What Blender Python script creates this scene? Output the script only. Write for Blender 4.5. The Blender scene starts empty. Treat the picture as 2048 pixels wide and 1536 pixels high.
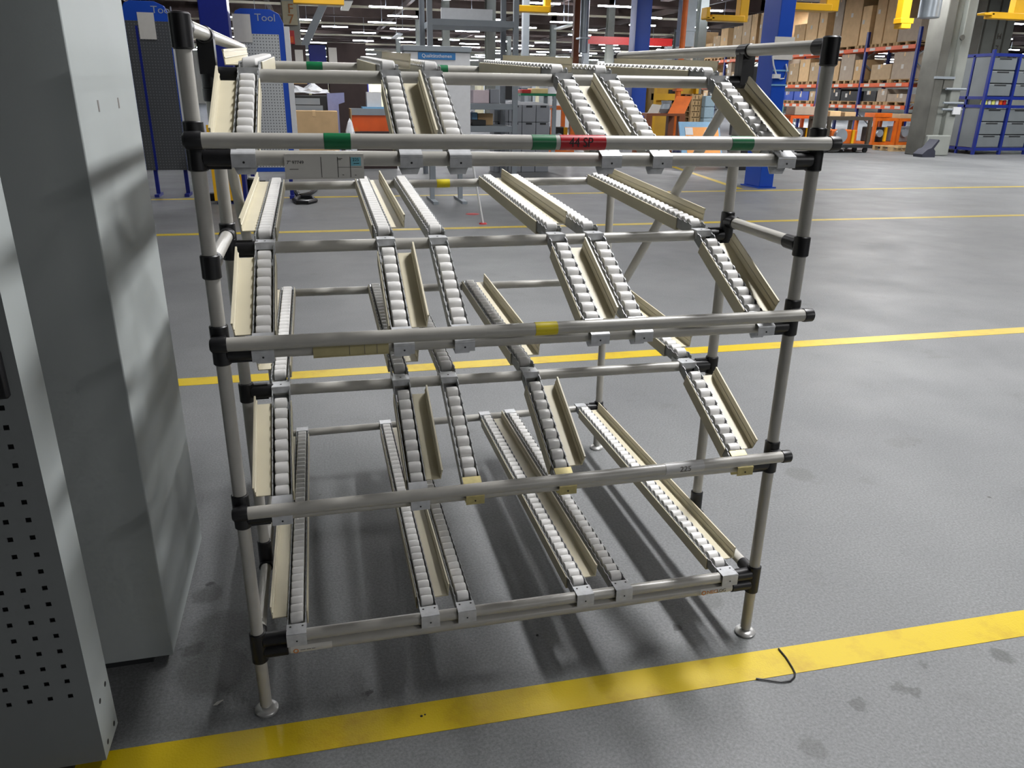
import bpy, bmesh, math, random
from mathutils import Vector, Matrix
random.seed(11)
sc = bpy.context.scene
col = sc.collection
# ------------------------------------------------------------------ camera
CAM = Vector((0.20960, -1.54574, 1.39418))
YAW, PITCH, ROLL, FPX = math.radians(14.12633), math.radians(20.61501), math.radians(0.82676), 1528.796
FW = Vector((math.sin(YAW) * math.cos(PITCH), math.cos(YAW) * math.cos(PITCH), -math.sin(PITCH)))
_r = Vector((math.cos(YAW), -math.sin(YAW), 0)); _u = _r.cross(FW)
RT = math.cos(ROLL) * _r + math.sin(ROLL) * _u
UP = -math.sin(ROLL) * _r + math.cos(ROLL) * _u
cd = bpy.data.cameras.new('camera'); cam = bpy.data.objects.new('camera', cd); col.objects.link(cam)
cd.sensor_width = 36; cd.lens = FPX * 36 / 2048; cd.clip_start = .02; cd.clip_end = 400
cam.matrix_world = Matrix(((RT.x, UP.x, -FW.x, CAM.x), (RT.y, UP.y, -FW.y, CAM.y), (RT.z, UP.z, -FW.z, CAM.z), (0, 0, 0, 1)))
sc.camera = cam
# ------------------------------------------------------------------ exposure, world
vs = sc.view_settings
sc.display_settings.display_device = 'sRGB'
vs.view_transform = 'Standard'; vs.look = 'None'; vs.gamma = 1; vs.use_curve_mapping = False
vs.exposure = 0.0
sc.cycles.use_denoising = True
sc.cycles.max_bounces = 5; sc.cycles.diffuse_bounces = 2; sc.cycles.glossy_bounces = 2; sc.cycles.transmission_bounces = 2
sc.cycles.use_adaptive_sampling = True; sc.cycles.adaptive_threshold = .03; sc.cycles.adaptive_min_samples = 12
sc.cycles.sample_clamp_indirect = 6; sc.cycles.sample_clamp_direct = 0
sc.cycles.use_light_tree = True
wd = bpy.data.worlds.new('world'); sc.world = wd; wd.use_nodes = True
wd.node_tree.nodes['Background'].inputs[0].default_value = (.75, .8, .9, 1)
wd.node_tree.nodes['Background'].inputs[1].default_value = .05

LAMP_Z = 5.6
LAMP_E = 42.0        # radiance of the fluorescent tubes
KEY_FILL = [  # strip lights: key and gloss inferred, the rest added fill (x, y, length along y, power)
    (2.85, 1.2, 3.0, 445), (5.6, 5.8, 3.0, 25), (9.6, 8.0, 3.0, 150), (2.6, 7.6, 2.0, 60),  # first two inferred from shadows and floor glare, then added fill
    (-1.4, 8.0, 2.0, 50), (12.5, 13.0, 3.0, 380), (17.0, 11.0, 3.0, 460),  # added to brighten the tool boards and the right background
    (8.5, -8.0, 3.0, 560), (4.5, -12.0, 3.0, 250), (16.0, 18.0, 3.0, 380), (4.5, 17.5, 3.0, 260), (0.8, 13.2, 2.0, 170), (22.0, 30.0, 3.0, 500), (20.5, 15.0, 3.0, 260), (14.0, 28.0, 3.0, 600),  # unseen fill behind the camera, then fill added for the background
    (2.0, 36.0, 4.0, 1300), (14.0, 42.0, 4.0, 1500), (30.0, 44.0, 4.0, 1300), (6.0, 54.0, 4.0, 1500), (22.0, 64.0, 4.0, 1500),  # added area lights standing in for the far lamps' light
]

# ------------------------------------------------------------------ helpers
def at(px, py, Y):
    d = FW + RT * ((px - 1024) / FPX) - UP * ((py - 768) / FPX)
    return CAM + d * ((Y - CAM.y) / d.y)
def atx(px, py, X):
    d = FW + RT * ((px - 1024) / FPX) - UP * ((py - 768) / FPX)
    return CAM + d * ((X - CAM.x) / d.x)
def ground(px, py, z=0.0):
    d = FW + RT * ((px - 1024) / FPX) - UP * ((py - 768) / FPX)
    return CAM + d * ((z - CAM.z) / d.z)
def proj(P):
    d = Vector(P) - CAM; w = d.dot(FW)
    if w < .1: return None
    return 1024 + FPX * d.dot(RT) / w, 768 - FPX * d.dot(UP) / w

def lin(c):
    return tuple(((v / 255) / 12.92 if v / 255 <= .04045 else ((v / 255 + .055) / 1.055) ** 2.4) for v in c)
MATS = {}
def pm(name, rgb, rough=.5, metal=0.0, var=.08, scale=18, bump=0.0, bscale=120, emit=0, spec=.5, coat=0):
    if name in MATS: return MATS[name]
    m = bpy.data.materials.new(name); m.use_nodes = True; nt = m.node_tree
    b = nt.nodes['Principled BSDF']; l = lin(rgb) if max(rgb) > 1.01 else rgb
    tc = nt.nodes.new('ShaderNodeTexCoord')
    if var > 0:
        n = nt.nodes.new('ShaderNodeTexNoise'); n.inputs['Scale'].default_value = scale; n.inputs['Detail'].default_value = 4
        nt.links.new(tc.outputs['Object'], n.inputs['Vector'])
        r = nt.nodes.new('ShaderNodeValToRGB'); e = r.color_ramp.elements
        e[0].position = .3; e[1].position = .7
        e[0].color = tuple(max(0, v * (1 - var)) for v in l) + (1,); e[1].color = tuple(min(1, v * (1 + var)) for v in l) + (1,)
        nt.links.new(n.outputs['Fac'], r.inputs['Fac']); nt.links.new(r.outputs['Color'], b.inputs['Base Color'])
    else:
        b.inputs['Base Color'].default_value = l + (1,)
    b.inputs['Roughness'].default_value = rough; b.inputs['Metallic'].default_value = metal
    b.inputs['Specular IOR Level'].default_value = spec
    if coat: b.inputs['Coat Weight'].default_value = coat
    if bump > 0:
        n2 = nt.nodes.new('ShaderNodeTexNoise'); n2.inputs['Scale'].default_value = bscale
        nt.links.new(tc.outputs['Object'], n2.inputs['Vector'])
        bp = nt.nodes.new('ShaderNodeBump'); bp.inputs['Strength'].default_value = bump; bp.inputs['Distance'].default_value = .002
        nt.links.new(n2.outputs['Fac'], bp.inputs['Height']); nt.links.new(bp.outputs['Normal'], b.inputs['Normal'])
    if emit:
        b.inputs['Emission Color'].default_value = l + (1,); b.inputs['Emission Strength'].default_value = emit
    MATS[name] = m
    return m

class MB:
    def __init__(s): s.v = []; s.f = []
    def add(s, vs_, fs_):
        o = len(s.v); s.v += [Vector(q) for q in vs_]; s.f += [tuple(i + o for i in f) for f in fs_]; return s
    def box(s, x0, x1, y0, y1, z0, z1):
        x0, x1 = sorted((x0, x1)); y0, y1 = sorted((y0, y1)); z0, z1 = sorted((z0, z1))
        v = [(x0, y0, z0), (x1, y0, z0), (x1, y1, z0), (x0, y1, z0), (x0, y0, z1), (x1, y0, z1), (x1, y1, z1), (x0, y1, z1)]
        return s.add(v, [(0, 3, 2, 1), (4, 5, 6, 7), (0, 1, 5, 4), (1, 2, 6, 5), (2, 3, 7, 6), (3, 0, 4, 7)])
    def obox(s, a, b, w, h, up=(0, 0, 1)):       # bar from a to b, width w, height h
        a = Vector(a); b = Vector(b); d = (b - a).normalized(); up = Vector(up)
        if abs(d.dot(up)) > .95: up = Vector((0, 1, 0))
        sx = d.cross(up).normalized(); sz = sx.cross(d)
        v = []
        for p in (a, b):
            for i, j in ((-1, -1), (1, -1), (1, 1), (-1, 1)): v.append(p + sx * i * w / 2 + sz * j * h / 2)
        return s.add(v, [(0, 1, 2, 3), (7, 6, 5, 4), (0, 4, 5, 1), (1, 5, 6, 2), (2, 6, 7, 3), (3, 7, 4, 0)])
    def lathe(s, a, d, prof, seg=18, cap=True):  # prof: (dist along d, radius)
        a = Vector(a); d = Vector(d).normalized(); t = Vector((1, 0, 0)) if abs(d.x) < .9 else Vector((0, 1, 0))
        e1 = d.cross(t).normalized(); e2 = d.cross(e1); v = []; f = []
        for h, r in prof:
            for k in range(seg):
                an = 2 * math.pi * k / seg; v.append(a + d * h + (e1 * math.cos(an) + e2 * math.sin(an)) * r)
        for i in range(len(prof) - 1):
            for k in range(seg):
                k2 = (k + 1) % seg; f.append((i * seg + k, i * seg + k2, (i + 1) * seg + k2, (i + 1) * seg + k))
        if cap:
            f.append(tuple(range(seg))[::-1]); f.append(tuple((len(prof) - 1) * seg + k for k in range(seg)))
        return s.add(v, f)
    def cyl(s, a, b, r, seg=18, ch=0):
        a = Vector(a); b = Vector(b); L = (b - a).length
        p = [(0, r), (L, r)] if not ch else [(0, r - ch), (ch, r), (L - ch, r), (L, r - ch)]
        return s.lathe(a, b - a, p, seg)
    def pipe(s, pts, r, seg=8):
        pts = [Vector(q) for q in pts]; v = []; f = []
        for i, q in enumerate(pts):
            d = (pts[min(i + 1, len(pts) - 1)] - pts[max(i - 1, 0)]).normalized()
            t = Vector((0, 0, 1)) if abs(d.z) < .9 else Vector((1, 0, 0))
            e1 = d.cross(t).normalized(); e2 = d.cross(e1)
            for k in range(seg): an = 2 * math.pi * k / seg; v.append(q + (e1 * math.cos(an) + e2 * math.sin(an)) * r)
        for i in range(len(pts) - 1):
            for k in range(seg):
                k2 = (k + 1) % seg; f.append((i * seg + k, i * seg + k2, (i + 1) * seg + k2, (i + 1) * seg + k))
        f.append(tuple(range(seg))[::-1]); f.append(tuple((len(pts) - 1) * seg + k for k in range(seg)))
        return s.add(v, f)
    def prism(s, poly, axis, d0, d1):            # poly in the other two axes (order xyz without axis)
        n = len(poly); v = []
        for d in (d0, d1):
            for p, q in poly: v.append({'x': (d, p, q), 'y': (p, d, q), 'z': (p, q, d)}[axis])
        f = [tuple(range(n)), tuple(range(2 * n - 1, n - 1, -1))] + [(i, i + n, (i + 1) % n + n, (i + 1) % n) for i in range(n)]
        return s.add(v, f)
    def mesh(s, name, mat, origin):
        me = bpy.data.meshes.new(name)
        me.from_pydata([tuple(q - origin) for q in s.v], [], s.f)
        bm = bmesh.new(); bm.from_mesh(me); bmesh.ops.recalc_face_normals(bm, faces=bm.faces); bm.to_mesh(me); bm.free()
        me.polygons.foreach_set('use_smooth', [True] * len(me.polygons)); me.set_sharp_from_angle(angle=math.radians(38))
        if mat: me.materials.append(mat)
        return me
    def build(s, name, mat, parent=None, bevel=0, local=False):
        lo = Vector([min(q[i] for q in s.v) for i in range(3)]); hi = Vector([max(q[i] for q in s.v) for i in range(3)])
        o3 = (lo + hi) / 2
        if parent is None: o3.z = lo.z
        ob = bpy.data.objects.new(name, s.mesh(name, mat, o3)); col.objects.link(ob)
        if parent is not None:
            ob.parent = parent
            ob.location = o3 if local else o3 - WL[parent]
            if not local: WL[ob] = o3.copy()
        else:
            ob.location = o3; WL[ob] = o3.copy()
        if bevel:
            b = ob.modifiers.new('bevel', 'BEVEL'); b.width = bevel; b.segments = 2; b.limit_method = 'ANGLE'
        return ob
WL = {}
def thing(name, label, cat, loc, group=None):
    o = bpy.data.objects.new(name, None); col.objects.link(o); o.location = loc; WL[o] = Vector(loc); o.empty_display_size = .1
    return tag(o, label, cat, group)
def tag(o, label, cat, group=None):
    o['label'] = label; o['category'] = cat
    if group: o['group'] = group
    return o
def struct(o): o['kind'] = 'structure'; return o
def plabel(o, t): o['label'] = t; return o
def text(s, name, size, mat, parent, loc, rot=(math.pi / 2, 0, 0), depth=.0006, sx=1.0, align='CENTER'):
    cu = bpy.data.curves.new(name, 'FONT'); cu.body = s; cu.size = size; cu.extrude = depth; cu.align_x = align; cu.align_y = 'CENTER'; cu.resolution_u = 3
    t = bpy.data.objects.new(name + '_tmp', cu); col.objects.link(t)
    dg = bpy.context.evaluated_depsgraph_get(); me = bpy.data.meshes.new_from_object(t.evaluated_get(dg))
    bpy.data.objects.remove(t); me.materials.clear(); me.materials.append(mat)
    o = bpy.data.objects.new(name, me); col.objects.link(o); o.parent = parent
    o.location = Vector(loc) - WL[parent]; o.rotation_euler = rot; o.scale = (sx, 1, 1)
    return o
ORD = ['first', 'second', 'third', 'fourth', 'fifth', 'sixth', 'seventh', 'eighth', 'ninth', 'tenth', 'eleventh', 'twelfth', 'thirteenth', 'fourteenth', 'fifteenth', 'sixteenth', 'seventeenth', 'eighteenth', 'nineteenth', 'twentieth']
_n = 0

# ------------------------------------------------------------------ materials
TUBE = pm('tube_plastic', (172, 170, 163), .32, var=.05, scale=30, bump=.05, bscale=60)
BLACK = pm('black_plastic', (22, 22, 24), .38, var=.15, scale=40)
CREAM = pm('cream_plastic', (220, 213, 188), .42, var=.04, scale=12)
def translucent(m, amount):
    nt = m.node_tree; b = nt.nodes['Principled BSDF']; t = nt.nodes.new('ShaderNodeBsdfTranslucent'); t.inputs['Color'].default_value = (.85, .78, .6, 1)
    x = nt.nodes.new('ShaderNodeMixShader'); x.inputs[0].default_value = amount; o = [n for n in nt.nodes if n.type == 'OUTPUT_MATERIAL'][0]
    nt.links.new(b.outputs[0], x.inputs[1]); nt.links.new(t.outputs[0], x.inputs[2]); nt.links.new(x.outputs[0], o.inputs['Surface'])
translucent(CREAM, .22)
ROLL_M = pm('roller_plastic', (214, 213, 210), .36, var=.05, scale=25)
ZINC = pm('zinc_steel', (196, 198, 200), .34, metal=.15, var=.12, scale=60)
ZINC_Y = pm('yellow_zinc', (186, 174, 118), .42, metal=.3, var=.15, scale=60)
CHAN = pm('channel_steel', (156, 158, 158), .5, metal=.2, var=.1, scale=50)
CHROME = pm('chrome', (196, 196, 194), .3, metal=.55, var=.05)
GREEN = pm('green_tape', (18, 104, 62), .35, var=.1); RED = pm('red_tape', (176, 22, 34), .3, var=.06)
YEL = pm('yellow_tape', (208, 190, 20), .4, var=.08); GTAPE = pm('grey_tape', (186, 186, 184), .4, var=.05)
PAPER = pm('paper', (205, 203, 196), .6, var=.03); PAPERY = pm('old_paper', (176, 166, 122), .5, var=.12, scale=25)
INK = pm('ink', (35, 34, 36), .6, var=0); CYAN = pm('cyan_print', (120, 190, 205), .5, var=.08)
ORANGE_P = pm('orange_print', (208, 128, 62), .5, var=.05); GREY_P = pm('grey_print', (112, 108, 104), .5, var=0)
CAB = pm('cabinet_paint', (160, 166, 165), .6, var=.03, scale=4, bump=.04, bscale=300)
CABD = pm('cabinet_inner_dark', (30, 31, 33), .6, var=0)
CARD = [pm('cardboard_a', (200, 168, 124), .8, var=.08, scale=5), pm('cardboard_b', (184, 160, 126), .8, var=.08, scale=5),
        pm('cardboard_c', (222, 188, 140), .8, var=.08, scale=5), pm('cardboard_d', (172, 158, 140), .8, var=.08, scale=5)]
CARDK = pm('dark_cardboard', (62, 50, 48), .75, var=.1, scale=6)
WOOD = pm('pallet_wood', (186, 156, 112), .8, var=.15, scale=9)
BLUE = pm('blue_paint', (24, 74, 178), .35, var=.05, scale=3); DBLUE = pm('rack_blue', (26, 42, 118), .4, var=.08, scale=3)
NAVY = pm('navy_paint', (20, 34, 120), .35, var=.05)
ORNG = pm('orange_paint', (222, 92, 30), .45, var=.1, scale=3); ORNG2 = pm('bench_orange', (214, 104, 26), .5, var=.15, scale=4)
BROWN = pm('brown_paint', (122, 66, 32), .55, var=.12, scale=3)
YELP = pm('crane_yellow', (226, 172, 16), .45, var=.08, scale=2)
GRN = pm('green_top', (20, 120, 80), .4, var=.05)
GREYP = pm('shelf_grey', (138, 146, 152), .45, var=.06, scale=3); GREYB = pm('bin_grey', (150, 154, 160), .5, var=.05, scale=4)
GREYBD = pm('bin_grey_dark', (108, 114, 116), .5, var=.06, scale=2); DARK = pm('dark_rubber', (34, 36, 38), .6, var=.1)
CONC = pm('concrete', (140, 144, 138), .75, var=.14, scale=1.6, bump=.2, bscale=20); CONCD = pm('concrete_dark', (92, 92, 86), .8, var=.2, scale=2)
WHITE = pm('white_paint', (214, 216, 218), .4, var=.03); FILM = pm('plastic_film', (225, 228, 232), .3, var=.05)
CREAMM = pm('machine_cream', (214, 208, 176), .5, var=.06, scale=1.5); LBLUE = pm('light_blue', (120, 170, 205), .5, var=.06)
SIGNB = pm('sign_blue', (20, 112, 176), .4, var=.03); REDP = pm('red_paint', (180, 36, 36), .4, var=.08); YELLIGHT = pm('pale_yellow', (222, 226, 120), .5, var=.05)
STEELG = pm('galvanised_duct', (158, 168, 176), .38, metal=.3, var=.1, scale=3)
LAMPM = pm('lamp_glow', (236, 242, 255), .5, var=0, emit=LAMP_E); LAMPM.cycles.emission_sampling = 'NONE'

# ------------------------------------------------------------------ key strips and added fill strips
for i, (x, y, L, pw) in enumerate(KEY_FILL):
    ld = bpy.data.lights.new('key_fill_strip', 'AREA'); ld.shape = 'RECTANGLE'; ld.size = .32; ld.size_y = L; ld.energy = pw; ld.color = (1.0, .99, 1.0)
    lo_ = bpy.data.objects.new('key_fill_strip', ld); col.objects.link(lo_); lo_.location = (x, y, 4.95)

# ------------------------------------------------------------------ hall shell
def floor_material():
    m = bpy.data.materials.new('epoxy_floor'); m.use_nodes = True; nt = m.node_tree; N = nt.nodes; Lk = nt.links
    b = N['Principled BSDF']; tc = N.new('ShaderNodeTexCoord')
    def noise(sc_, det=4, rough=.5):
        n = N.new('ShaderNodeTexNoise'); n.inputs['Scale'].default_value = sc_; n.inputs['Detail'].default_value = det; n.inputs['Roughness'].default_value = rough
        Lk.new(tc.outputs['Object'], n.inputs['Vector']); return n
    def ramp(src, p0, p1, c0, c1):
        r = N.new('ShaderNodeValToRGB'); r.color_ramp.elements[0].position = p0; r.color_ramp.elements[1].position = p1
        r.color_ramp.elements[0].color = c0 + (1,); r.color_ramp.elements[1].color = c1 + (1,); Lk.new(src, r.inputs['Fac']); return r
    def mix(a, b_, fac, mode='MIX'):
        x = N.new('ShaderNodeMix'); x.data_type = 'RGBA'; x.blend_type = mode
        if isinstance(fac, float): x.inputs['Factor'].default_value = fac
        else: Lk.new(fac, x.inputs['Factor'])
        Lk.new(a, x.inputs[6]); Lk.new(b_, x.inputs[7]); return x.outputs[2]
    base = ramp(noise(.7, 6, .6).outputs['Fac'], .3, .72, lin((106, 108, 109)), lin((124, 126, 126))).outputs['Color']
    grain = ramp(noise(130, 3, .7).outputs['Fac'], .34, .68, (.62, .62, .62), (1.22, 1.22, 1.22)).outputs['Color']
    c = mix(base, grain, .75, 'MULTIPLY')
    # scuffs and small oil spots
    scuff = ramp(noise(3.2, 8, .65).outputs['Fac'], .60, .74, (1, 1, 1), (.74, .73, .71)).outputs['Color']
    c = mix(c, scuff, .8, 'MULTIPLY')
    v = N.new('ShaderNodeTexVoronoi'); v.inputs['Scale'].default_value = 5.5; v.inputs['Randomness'].default_value = 1; Lk.new(tc.outputs['Object'], v.inputs['Vector'])
    spot = ramp(v.outputs['Distance'], .028, .05, (.42, .41, .40), (1, 1, 1)).outputs['Color']
    sm = ramp(noise(1.3, 2).outputs['Fac'], .54, .6, (1, 1, 1), (0, 0, 0)).outputs['Color']
    one = N.new('ShaderNodeRGB'); one.outputs[0].default_value = (1, 1, 1, 1)
    c = mix(c, mix(spot, one.outputs[0], sm), 1.0, 'MULTIPLY')
    # stains seen on the floor (position, radius, strength)
    dn = noise(26, 4, .7)
    dv = N.new('ShaderNodeVectorMath'); dv.operation = 'MULTIPLY_ADD'; Lk.new(dn.outputs['Color'], dv.inputs[0]); dv.inputs[1].default_value = (.06, .06, 0); Lk.new(tc.outputs['Object'], dv.inputs[2])
    for (px, py, r0, s_) in [(2005, 1312, .030, .62), (1800, 1378, .022, .66), (1832, 1386, .020, .66), (1717, 1410, .022, .66), (1625, 1495, .034, .74), (1845, 1330, .012, .68),
                             (1600, 948, .06, .82), (415, 1190, .05, .6), (440, 1260, .09, .7), (430, 1340, .10, .62), (421, 1167, .012, .3), (1354, 1255, .014, .35), (385, 1300, .03, .55), (1415, 1200, .05, .78), (735, 1388, .01, .35)]:
        g = ground(px, py)
        sb = N.new('ShaderNodeVectorMath'); sb.operation = 'DISTANCE'; Lk.new(dv.outputs[0], sb.inputs[0]); sb.inputs[1].default_value = (g.x + .03, g.y + .03, 0)
        rr = ramp(sb.outputs['Value'], r0 * .75, r0 * 1.1, (s_, s_, s_ * .98), (1, 1, 1)).outputs['Color']
        c = mix(c, rr, 1.0, 'MULTIPLY')
    Lk.new(c, b.inputs['Base Color']); b.inputs['Specular IOR Level'].default_value = .36
    ro = ramp(noise(2.0, 5).outputs['Fac'], .3, .7, (.42, .42, .42), (.56, .56, .56)); Lk.new(ro.outputs['Color'], b.inputs['Roughness'])
    bn = noise(210, 3, .6); bp = N.new('ShaderNodeBump'); bp.inputs['Strength'].default_value = .35; bp.inputs['Distance'].default_value = .0025
    Lk.new(bn.outputs['Fac'], bp.inputs['Height']); Lk.new(bp.outputs['Normal'], b.inputs['Normal'])
    return m
def line_material():
    m = bpy.data.materials.new('floor_line_yellow'); m.use_nodes = True; nt = m.node_tree; N = nt.nodes; Lk = nt.links; b = N['Principled BSDF']
    tc = N.new('ShaderNodeTexCoord'); n = N.new('ShaderNodeTexNoise'); n.inputs['Scale'].default_value = 6; n.inputs['Detail'].default_value = 7; n.inputs['Roughness'].default_value = .65
    Lk.new(tc.outputs['Object'], n.inputs['Vector'])
    r = N.new('ShaderNodeValToRGB'); e = r.color_ramp.elements; e[0].position = .28; e[0].color = lin((170, 138, 10)) + (1,); e[1].position = .5; e[1].color = lin((196, 170, 4)) + (1,)
    Lk.new(n.outputs['Fac'], r.inputs['Fac']); Lk.new(r.outputs['Color'], b.inputs['Base Color']); b.inputs['Roughness'].default_value = .42
    n2 = N.new('ShaderNodeTexNoise'); n2.inputs['Scale'].default_value = 200; Lk.new(tc.outputs['Object'], n2.inputs['Vector'])
    bp = N.new('ShaderNodeBump'); bp.inputs['Strength'].default_value = .3; bp.inputs['Distance'].default_value = .002; Lk.new(n2.outputs['Fac'], bp.inputs['Height']); Lk.new(bp.outputs['Normal'], b.inputs['Normal'])
    return m
me = MB().add([(-30, -26, 0), (80, -26, 0), (80, 110, 0), (-30, 110, 0)], [(0, 1, 2, 3)])
fl = bpy.data.objects.new('floor', me.mesh('floor', floor_material(), Vector((0, 0, 0)))); col.objects.link(fl); struct(fl)
LINE = line_material()
def floor_line(k, a, b, w):
    a = Vector((a[0], a[1], 0)); b = Vector((b[0], b[1], 0)); n = Vector((0, 0, 1)).cross((b - a).normalized()) * w / 2
    m = MB(); T = .0012
    m.add([a - n, b - n, b + n, a + n] + [q + Vector((0, 0, T)) for q in (a - n, b - n, b + n, a + n)], [(4, 5, 6, 7), (0, 1, 5, 4), (1, 2, 6, 5), (2, 3, 7, 6), (3, 0, 4, 7)])
    o = m.build('trim_%d' % k, LINE); return struct(o)
floor_line(1, (-2.5, -.060), (7, -.231), .098)
floor_line(2, (-4, 2.47), (14, 2.20), .112)
floor_line(3, (-6, 7.13), (26, 6.60), .12)
floor_line(4, (-8, 10.08), (30, 9.86), .12)
_a, _b = ground(1330, 328), ground(1480, 378); floor_line(5, (_a.x, _a.y), (_b.x, _b.y), .12)
CEIL = pm('roof_dark', (40, 37, 40), .8, var=.3, scale=.4); WALLM = pm('wall_paint', (196, 194, 182), .7, var=.1, scale=.2)
struct(MB().box(-30, 80, -26, 110, 7.2, 7.3).build('ceiling', CEIL))
for nm, bx_ in (('wall_back', (-30, 80, 110, 110.2, 0, 7.2)), ('wall_left', (-30.2, -30, -26, 110, 0, 7.2)), ('wall_right', (80, 80.2, -26, 110, 0, 7.2)), ('wall_front', (-30, 80, -26.2, -26, 0, 7.2))):
    struct(MB().box(*bx_).build(nm, WALLM))

# housings added over the key and fill strips, hung from the roof
HOUS = pm('added_housing', (210, 212, 214), .5, var=.03)
for i, (x, y, L, pw) in enumerate(KEY_FILL):
    struct(MB().box(x - .18, x + .18, y - L / 2 - .02, y + L / 2 + .02, 4.97, 5.05).box(x - .012, x + .012, y - .012, y + .012, 5.05, 7.2).build('trim_%d' % (200 + i), HOUS))
# ------------------------------------------------------------------ the flow rack
W, YM, YB = 1.28, .3456, 1.2237
RT_ = .014
rack = thing('flow_rack', 'empty tubular flow rack with four tiers of roller tracks on grey floor', 'flow rack', (W / 2, .6, 0))
def tube(name, a, b, r=RT_, mat=TUBE, seg=20): return MB().cyl(a, b, r, seg, .001).build(name, mat, rack)
Zr = dict(z4=(1.2815, 1.2711), z3=(.9065, .8920), z2=(.5310, .5275), m4=(1.4288, 1.4334), m3=(1.0515, 1.0501), m2=(.6916, .6757), b3=(1.0982, 1.1055), b2=(.7295, .7226), b1=(.1832, .1897), b4=(1.4777, 1.4743), s4=(1.3134, 1.3074), s3=(.9326, .9243), s2=(.5564, .5576), u1=(.2040, .1960), l1=(.1735, .1650))
def zr(k, x): a, b = Zr[k]; return a + (b - a) * x / W
# posts
for x in (0, W):
    tube('front_post', (x, 0, .018), (x, 0, 1.50)); tube('middle_post', (x, YM, .175), (x, YM, 1.44)); tube('rear_post', (x, YB, .018), (x, YB, 1.13))
    for y in (0, YB):
        MB().lathe((x, y, 0), (0, 0, 1), [(0, .027), (.006, .028), (.010, .025), (.013, .016), (.014, .010), (.034, .010)], 24).build('levelling_foot', CHROME, rack)
    tube('side_rail', (x, 0, .192), (x, YB, .190)); tube('side_rail', (x, .02, 1.083), (x, YM - .02, 1.087)); 
    tube('top_side_rail', (x, .015, 1.5025), (x, YB + (.0 if x else .12), 1.5315))
    tube('diagonal_brace', (x, .400, 1.40), (x, 1.175, .625))
# rails
def rail(name, k, y, x0=0.0, x1=W): return tube(name, (x0, y, zr(k, x0)), (x1, y, zr(k, x1)))
for k in ('z4', 'z3', 'z2', 'u1', 'l1'): rail('front_rail', k, 0)
for k in ('m4', 'm3', 'm2'): rail('middle_rail', k, YM)
for k in ('b4', 'b3', 'b2', 'b1'): rail('rear_rail', k, YB)
YS = -.030
for k in ('s4', 's3', 's2'): rail('stop_rail', k, YS, -.002, W + .012)
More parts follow.
